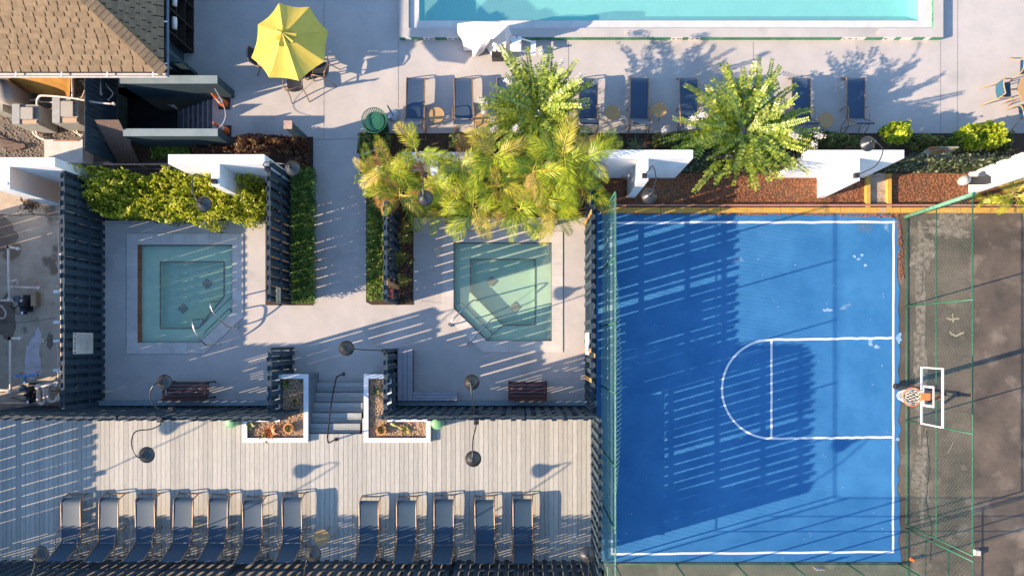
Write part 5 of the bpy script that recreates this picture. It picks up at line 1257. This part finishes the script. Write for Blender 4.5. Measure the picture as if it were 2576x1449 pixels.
for (y0, y1, z0, z1) in ((yc - Wb, yc + Wb, zb0, zb0 + .03), (yc - Wb, yc + Wb, zb1 - .03, zb1), (yc - Wb, yc - Wb + .03, zb0 + .031, zb1 - .031), (yc + Wb - .03, yc + Wb, zb0 + .031, zb1 - .031)):
    MB().box(bx - .01, y0, z0, bx + .035, y1, z1).build('frame', whitep, bh)
for (y0, y1, z0, z1) in ((yc - .27, yc + .27, 2.72, 2.77), (yc - .27, yc + .27, 3.15, 3.20), (yc - .27, yc - .22, 2.771, 3.149), (yc + .22, yc + .27, 2.771, 3.149)):
    MB().box(bx - .006, y0 + (rc.y - yc) * .5, z0, bx - .002, y1 + (rc.y - yc) * .5, z1).build('target_square', whitep, bh)
MB().box(rc.x + .22, rc.y - .09, HF - .03, bx - .016, rc.y + .09, HF + .012).build('bracket', MATS['orange rim'], bh)
nb = MB()
for k in range(12):
    for sg_ in (1, -1):
        pts = []
        for i in range(7):
            u = i / 6; a = 2 * math.pi * (k / 12) + sg_ * u * 1.3; r_ = .232 - .12 * u ** .8; pts.append((rc.x + r_ * math.cos(a) - .05 * u, rc.y + r_ * math.sin(a), HF - .02 - .42 * u))
        nb.tube(pts, .0055, 4, False)
nb.build('net', mat('net cord', (.80, .72, .68), None, .8, 5), bh)
pb = P(2258, 972, 0); pole = mat('black hoop pole', (.03, .03, .035), None, .5, 5)
px_ = P(2345, 968, 0)
gp = Vector((bx + .75, yc + .06, 0))
MB().tube([(gp.x, gp.y, 0), (gp.x, gp.y, 3.0)], .075, 12).build('pole', pole, bh, True)
for dy in (-.18, .18):
    MB().beam((gp.x, gp.y, 2.95), (bx + .06, yc + dy, 3.40), .05, .05).build('strut', pole, bh); MB().beam((gp.x, gp.y, 2.55), (bx + .06, yc + dy, 2.80), .05, .05).build('strut', pole, bh)
MB().beam((gp.x + .45, gp.y - .05, 2.75), (gp.x, gp.y, 2.8), .09, .09).build('counter_arm', pole, bh); MB().obox((gp.x + .47, gp.y - .05, 2.75), (.04, .10, .10)).build('end_cap', orange, bh)
MB().beam((P(2256, 970, .1).x, P(0, 970, .1).y, .10), (gp.x, gp.y, .25), .22, .12).build('base_box', pole, bh)

# ------------------------------------------------------------------ heaters, pipes and pumps
def heater(label, x0, y0, x1, y1, z=.95):
    a = P(x0, y1, z); b = P(x1, y0, z); t = thing('pool_heater', label, 'pool heater', ((a.x + b.x) / 2, (a.y + b.y) / 2, 0), 'grey gas pool heaters')
    MB().box(a.x, a.y, .08, b.x, b.y, z - .06).build('casing', heatm, t)
    w_ = b.x - a.x; h = b.y - a.y
    MB().box(a.x, a.y, z - .059, a.x + w_ * .30, b.y, z).build('control_cover', mat('pale heater cover', (.42, .42, .40), None, .5, 5), t)
    for k in range(6): y = a.y + h * (.06 + .15 * k); MB().box(a.x + w_ * .31, y, z - .058, b.x - .002, y + h * .05, z - .03).build('grille_bar', heatm, t)
    MB().box(a.x + w_ * .36, a.y + h * .24, z - .029, a.x + w_ * .84, a.y + h * .82, z + .02).build('top_vent', mat('vent plate', (.45, .42, .37), None, .6, 40), t)
    MB().box(a.x + w_ * .4, a.y + h * .02, z - .029, b.x - .02, a.y + h * .19, z - .01).build('nameplate', pebm, t)
    MB().box(a.x + .02, a.y + .02, 0, b.x - .02, b.y - .02, .078).build('plinth', blackm, t)
    return t
heater('left grey pool heater in the gravel yard', 30, 262, 93, 312); heater('right grey pool heater beside the board fence', 131, 244, 194, 309)
t = thing('white_cabinet', 'low white cabinet with a sloping lid below the right heater', 'cabinet', P(165, 380, 0)); a = P(113, 408, .55); b = P(206, 353, .55)
MB().box(a.x, a.y, 0, b.x, b.y, .50).build('body', whitep, t); MB().box(a.x - .02, a.y - .02, .502, b.x + .02, b.y + .02, .55).build('lid', mat('cream cabinet lid', (.66, .62, .55), None, .5, 4), t); MB().box(a.x + .25, b.y - .03, .551, b.x - .1, b.y + .0, .58).build('hinge', brick, t)
t = thing('plywood_screen', 'orange plywood sheet leaning under the gutter', 'board', P(60, 215, 0)); c = [P(10, 192, .9), P(178, 192, .9), P(175, 246, .2), P(60, 232, .2)]
MB().frus([tuple(v - Vector((0, 0, .02))) for v in c[::-1]], [tuple(v) for v in c[::-1]]).build('sheet', plyor, t)
t = thing('filter_tank', 'beige round filter tank in the top left corner', 'tank', P(18, 235, 0)); c = P(22, 236, .6); MB().lathe([(.30, 0), (.34, .1), (.34, .8), (.28, .98), (.1, 1.05), (0, 1.05)], (c.x, c.y, 0), 28).build('tank', mat('beige tank', (.42, .36, .30), (.34, .29, .24), .6, 5), t, True)
def pipes(label, runs, cat='pipe', name='pipe_run', m=pvc, r=.035):
    p0 = Vector(runs[0][0]); t = thing(name, label, cat, p0)
    for run in runs:
        MB().tube(bez(run, 4) if len(run) > 2 else run, r, 8).build('pipe', m, t, True)
        for e in (run[0], run[-1]): MB().lathe([(r * 1.35, -.04), (r * 1.35, .04)], e, 10).build('coupling', m, t)
    return t
pipes('curving cream conduit looping over the two heaters', [[P(104, 291, .3), P(93, 262, .9), P(97, 246, 1.1), P(110, 241, 1.2), P(180, 247, 1.3), P(240, 258, 1.3), P(286, 262, 1.3)]], r=.028, name='conduit', cat='conduit')
pipes('thick upright pipe from the gutter down to the right heater', [[P(183, 195, .9), P(183, 255, .9)], [P(183, 255, .9), P(190, 270, .7)]])
pipes('pipe pair curving from the left heater towards the cabinet', [[P(84, 316, .4), P(86, 338, .15), P(110, 352, .1)], [P(92, 316, .4), P(94, 340, .15), P(116, 356, .1)]], r=.03)
pipes('pipe pair curving from the right heater to the board fence', [[P(184, 312, .4), P(186, 330, .15), P(208, 342, .12)], [P(192, 312, .4), P(196, 334, .15), P(208, 346, .1)]], r=.03)
pipes('upper vertical cream pipe with an elbow in the pipe yard', [[P(46, 626, .9), P(22, 622, .9)], [P(21, 622, .9), P(22, 700, .85), P(24, 752, .6)]])
pipes('lower vertical cream pipe with an elbow in the pipe yard', [[P(50, 851, .9), P(26, 851, .9)], [P(26, 851, .9), P(26, 930, .8), P(27, 985, .6)]])
pipes('red-banded cream valve pipe above the upper black pump', [[P(30, 722, .5), P(98, 724, .5)], [P(25, 709, .5), P(42, 705, .5), P(47, 711, .4)]])
pipes('horizontal cream pipe into the upper black pump', [[P(-30, 756, .35), P(54, 756, .35)]])
pipes('horizontal cream pipe into the lower black pump', [[P(-30, 980, .35), P(62, 982, .35)]])
pipes('long cream pipe along the bottom of the pipe yard', [[P(-30, 1014, .1), P(160, 1014, .1)]], r=.025)
pipes('blue pipe with red valve handles above the lower pump', [[P(42, 945, .5), P(92, 943, .5)], [P(62, 945, .5), P(63, 960, .3)]], m=mat('blue pipe paint', (.14, .33, .60), None, .5, 6))
for lab, x, y in (('red valve handle at the left end of the blue pipe', 54, 938), ('red valve handle at the right end of the blue pipe', 97, 936), ('orange valve handle at the tip of the upper valve pipe', 91, 712)):
    t = thing('valve_handle', lab, 'valve', P(x, y, .6)); MB().obox(P(x, y, .6), (.10, .03, .03), .3).build('lever', mat('red lever', (.6, .10, .04), None, .5, 5), t); MB().tube([P(x, y, .48), P(x, y, .6)], .012, 6).build('spindle', chrome, t)
pipes('U-shaped cream trap pipes by the left fence', [[P(98, 972, .5), P(98, 1010, .45), P(112, 1014, .45), P(114, 980, .5)], [P(122, 970, .5), P(124, 1006, .45), P(138, 1010, .45), P(146, 1002, .45)]], r=.06)
pipes('wide short pipe with an open white end by the left fence', [[P(95, 973, .7), P(142, 965, .75)]], r=.055)
for lab, x, y in (('black pump below the upper valve pipe', 58, 762), ('black pump below the blue pipe', 72, 985)):
    t = thing('pool_pump', lab, 'pump', P(x, y, 0), 'black pool pumps'); c = P(x, y, .25)
    MB().tube([c + Vector((-.0, .14, 0)), c + Vector((0, -.12, 0))], .12, 14).build('housing', blackm, t, True); MB().tube([c + Vector((0, -.12, 0)), c + Vector((.02, -.34, -.02))], .085, 12).build('motor', blackm, t, True)
    MB().lathe([(.10, 0), (.10, .08), (.05, .11), (0, .11)], c + Vector((-.08, .12, .1)), 16).build('strainer_lid', mat('smoky lid', (.10, .13, .16), None, .3, 5), t, True); MB().obox(c + Vector((0, 0, -.2)), (.26, .5, .05)).build('base', blackm, t)
    MB().obox(c + Vector((.03, -.30, .085)), (.06, .08, .004)).build('rating_label', whitep, t)
t = thing('tan_block', 'tan concrete block right of the upper black pump', 'block', P(84, 745, 0)); a = P(116 * 0 + 78, 786, .2); MB().box(P(77, 0, .2).x, P(0, 770, .2).y, 0, P(90, 0, .2).x, P(0, 734, .2).y, .2).build('block', mat('tan block', (.42, .30, .18), (.32, .22, .13), .9, 9), t)
for i, y in enumerate((760, 785, 850, 925)):
    y = (735, 809, 903, 978)[i] if False else (734, 811, 873 - 15, 932)[i]
    t = thing('pipe_stub', ['topmost', 'second', 'third', 'lowest'][i] + ' white pipe stub poking out below the left fence', 'pipe', P(143, y, .3), 'white pipe stubs at the fence'); a = P(136, y, .4); MB().tube([a, a + Vector((.35, 0, 0))], .05, 10).build('pipe', whitep, t, True)
    MB().tube([a + Vector((.10, 0, 0)), a + Vector((.16, 0, 0))], .06, 10).build('coupling', whitep, t, True)
pipes('vertical copper-lit conduit along the outside of the left fence', [[P(153, 640, .9), P(154, 900, .9)]], r=.02)
t = thing('yard_drain', 'small dark floor drain in the pipe yard', 'drain', P(107, 857, 0)); MB().lathe([(0, .005), (.03, .005), (.031, .02), (.06, .02), (.065, .0)], P(107, 857, .006), 16).build('ring', pvc, t)
t = thing('debris_pile', 'dark leaf pile on the yard concrete below the peach wall', 'debris', P(80, 515, 0))
Cc = np.array([(P(80, 515).x + random.gauss(0, .16), P(80, 515).y + random.gauss(0, .10), .02 + random.random() * .04) for _ in range(260)]); quads_mesh('leaves', leaves(Cc, .06, .6, 1), rng.random(260), leafmat('dead leaves', [(0, (.03, .02, .012)), (1, (.14, .08, .04))], .1), t, t.location)
scatter_bits('court_specks', [(1560, 560), (2250, 560), (2250, 1390), (1560, 1390)], 60, whitep, .012, .012, flat=.3)
# stains, painted shade patches, worn strips, cracks
def blotch(name, cx, cy, rx, ry, m, z, n=40, rough=.35, seed=0, zz=0):
    pts = []
    for k in range(n):
        a = 2 * math.pi * k / n; r_ = 1 + rough * (noise.noise(Vector((math.cos(a) * 1.6 + seed, math.sin(a) * 1.6, seed))) + .6 * noise.noise(Vector((math.cos(a) * 5 + seed, math.sin(a) * 5, seed + 3))))
        pts.append((cx + rx * r_ * math.cos(a), cy + ry * r_ * math.sin(a)))
    return sheet(name, px_poly(pts, zz), [], z, m)
chalk = mat('chalky residue', (.62, .56, .60), (.44, .37, .33), .9, 5, fine=.2, contrast=(.3, .7))
shadec = mat('shade-dark yard concrete', (.22, .165, .12), (.15, .11, .08), .8, 3, fine=.2)  # darker ground colour for painted yard shadows
blotch('mineral_stain', 84, 905, 22, 52, chalk, .011, seed=3); blotch('mineral_stain', 96, 850, 9, 26, chalk, .0125, seed=8)
blotch('shade_patch', 8, 590, 34, 40, shadec, .011, seed=5); blotch('shade_patch', 16, 800, 26, 60, shadec, .011, seed=11); blotch('shade_patch', 126, 858, 9, 22, shadec, .011, seed=14)  # dark blotches paint shadows onto the yard concrete
worn = mat('worn pale asphalt', (.26, .21, .165), (.10, .082, .065), .95, 7, fine=.35, contrast=(.38, .62))
blotch('worn_asphalt', 2312, 900, 15, 260, worn, .0, n=90, rough=.9, seed=2); blotch('worn_asphalt', 2390, 570, 70, 24, worn, .001, n=70, rough=.9, seed=4); blotch('worn_asphalt', 2320, 1200, 18, 90, worn, .0022, n=60, rough=.9, seed=6)
blotch('worn_asphalt', 2325, 640, 26, 60, worn, .0034, n=60, rough=.9, seed=9)
scuff = mat('court scuff', (.34, .47, .60), (.12, .27, .47), .85, 12, contrast=(.35, .65)); dirt_ = mat('court dirt', (.05, .13, .22), (.06, .17, .32), .9, 14)
for k, (x, y, rx, ry) in enumerate([(2150, 645, 5, 3), (2168, 642, 4, 3), (2176, 668, 4, 4), (2160, 652, 6, 3), (2190, 860, 7, 9), (2205, 872, 8, 4), (2262, 850, 7, 12), (2258, 1105, 6, 4), (2080, 780, 12, 4)]):
    blotch('court_scuff', x, y, rx, ry, scuff, .0062, n=18, rough=.8, seed=k)
blotch('court_scuff', 2176, 575, 16, 15, dirt_, .0062, rough=.7, seed=31)
def crack(name, pts, wd, m, z):
    q = []
    for (a, b), (c_, d) in zip(pts[:-1], pts[1:]):
        for i in range(8): u = i / 8; q.append(tuple(P(a + (c_ - a) * u + random.uniform(-1.6, 1.6), b + (d - b) * u + random.uniform(-1.6, 1.6)))[:2])
    q.append(tuple(P(*pts[-1]))[:2]); o = strip(name, q, wd, z, m).build(name, m); o['kind'] = 'structure'
ck = mat('crack dark', (.05, .045, .04), None, .9, 5); ckl = mat('dry weeds in crack', (.42, .36, .24), (.30, .25, .16), .9, 30)
crack('asphalt_crack', [(2330, 1080), (2338, 1180), (2328, 1260), (2345, 1330), (2340, 1410)], .03, ck, .005)
crack('asphalt_crack', [(2382, 800), (2398, 806), (2412, 800)], .045, ckl, .005); crack('asphalt_crack', [(2396, 788), (2398, 812)], .03, ckl, .0062); crack('asphalt_crack', [(2388, 836), (2404, 846), (2425, 836)], .05, ckl, .005)
crack('asphalt_crack', [(2400, 1110), (2384, 1140)], .015, ckl, .005)
crack('yard_crack', [(262 * 0 + 0, 542), (60, 541), (150, 541)], .02, ck, .0135); crack('yard_crack', [(50, 490), (62, 520), (88, 541)], .02, ck, .0150)
crack('yard_crack', [(0, 810), (60, 812), (140, 800)], .012, ck, .0135); crack('yard_crack', [(108, 858), (150, 852)], .01, ck, .0135)
crack('deck_crack', [(1180, 1000 - 230), (1110, 762), (1060, 742 + 14)], .008, MATS['joint filler'], .0052)
# more clutter in the heater yard
pipes('upright conduit pair under the gutter beside the board fence', [[P(254 * 0 + 250, 196, .8), P(252, 236, .8)]], r=.035)
pipes('loose looping hose in the heater yard', [[P(206, 205, .2), P(214, 222, .25), P(206, 246, .2), P(196, 252, .2)], [P(260, 205, .5), P(272, 220, .6), P(284, 236, .5), P(272, 252, .5)]], r=.018, name='garden_hose', cat='hose')
pipes('low horizontal pipes behind the left heater', [[P(10, 256, .2), P(90, 252, .2)], [P(100, 256, .15), P(165, 260, .15)]], r=.025)
t = thing('scrap_boards', 'scrap timber boards in the corner of the heater yard', 'timber', P(20, 370, .0))
for k in range(4): MB().obox(P(14 + 9 * k, 352 + 7 * k, .05 + .03 * k), (.9 - .12 * k, .10, .025), -.5 + .25 * k).build('plank', wood, t)
t = thing('grey_cabinet', 'small grey box at the left edge of the heater yard', 'cabinet', P(2, 250, 0)); MB().box(P(-20, 0, .6).x, P(0, 280, .6).y, 0, P(8, 0, .6).x, P(0, 244, .6).y, .6).build('body', heatm, t); MB().box(P(-20, 0, .6).x, P(0, 281, .6).y, .602, P(9, 0, .6).x, P(0, 243, .6).y, .63).build('lid', heatm, t)
pipes('thin cream pipes along the outside foot of the left fence', [[P(148, 560, .12), P(148, 720, .12)], [P(146, 870, .12), P(148, 1000, .12)]], r=.022)
pipes('kinked white pipe at the left edge above the crack', [[P(-10, 798, .15), P(10, 800, .15), P(14, 785, .2), P(4, 770, .25)]], r=.022)
pipes('black cable tangle by the pumps', [[P(28, 770, .1), P(44, 790, .05), P(60, 780, .08), P(52, 765, .1), P(36, 776, .05)], [P(-10, 990, .1), P(40, 978, .15), P(110, 984, .3), P(155, 982, .35)], [P(30, 1000, .05), P(70, 1008, .05), P(150, 1004, .05)]], r=.010, name='cable', cat='cable', m=blackm)
print('objects', len(bpy.data.objects), 'shingles', cnt)
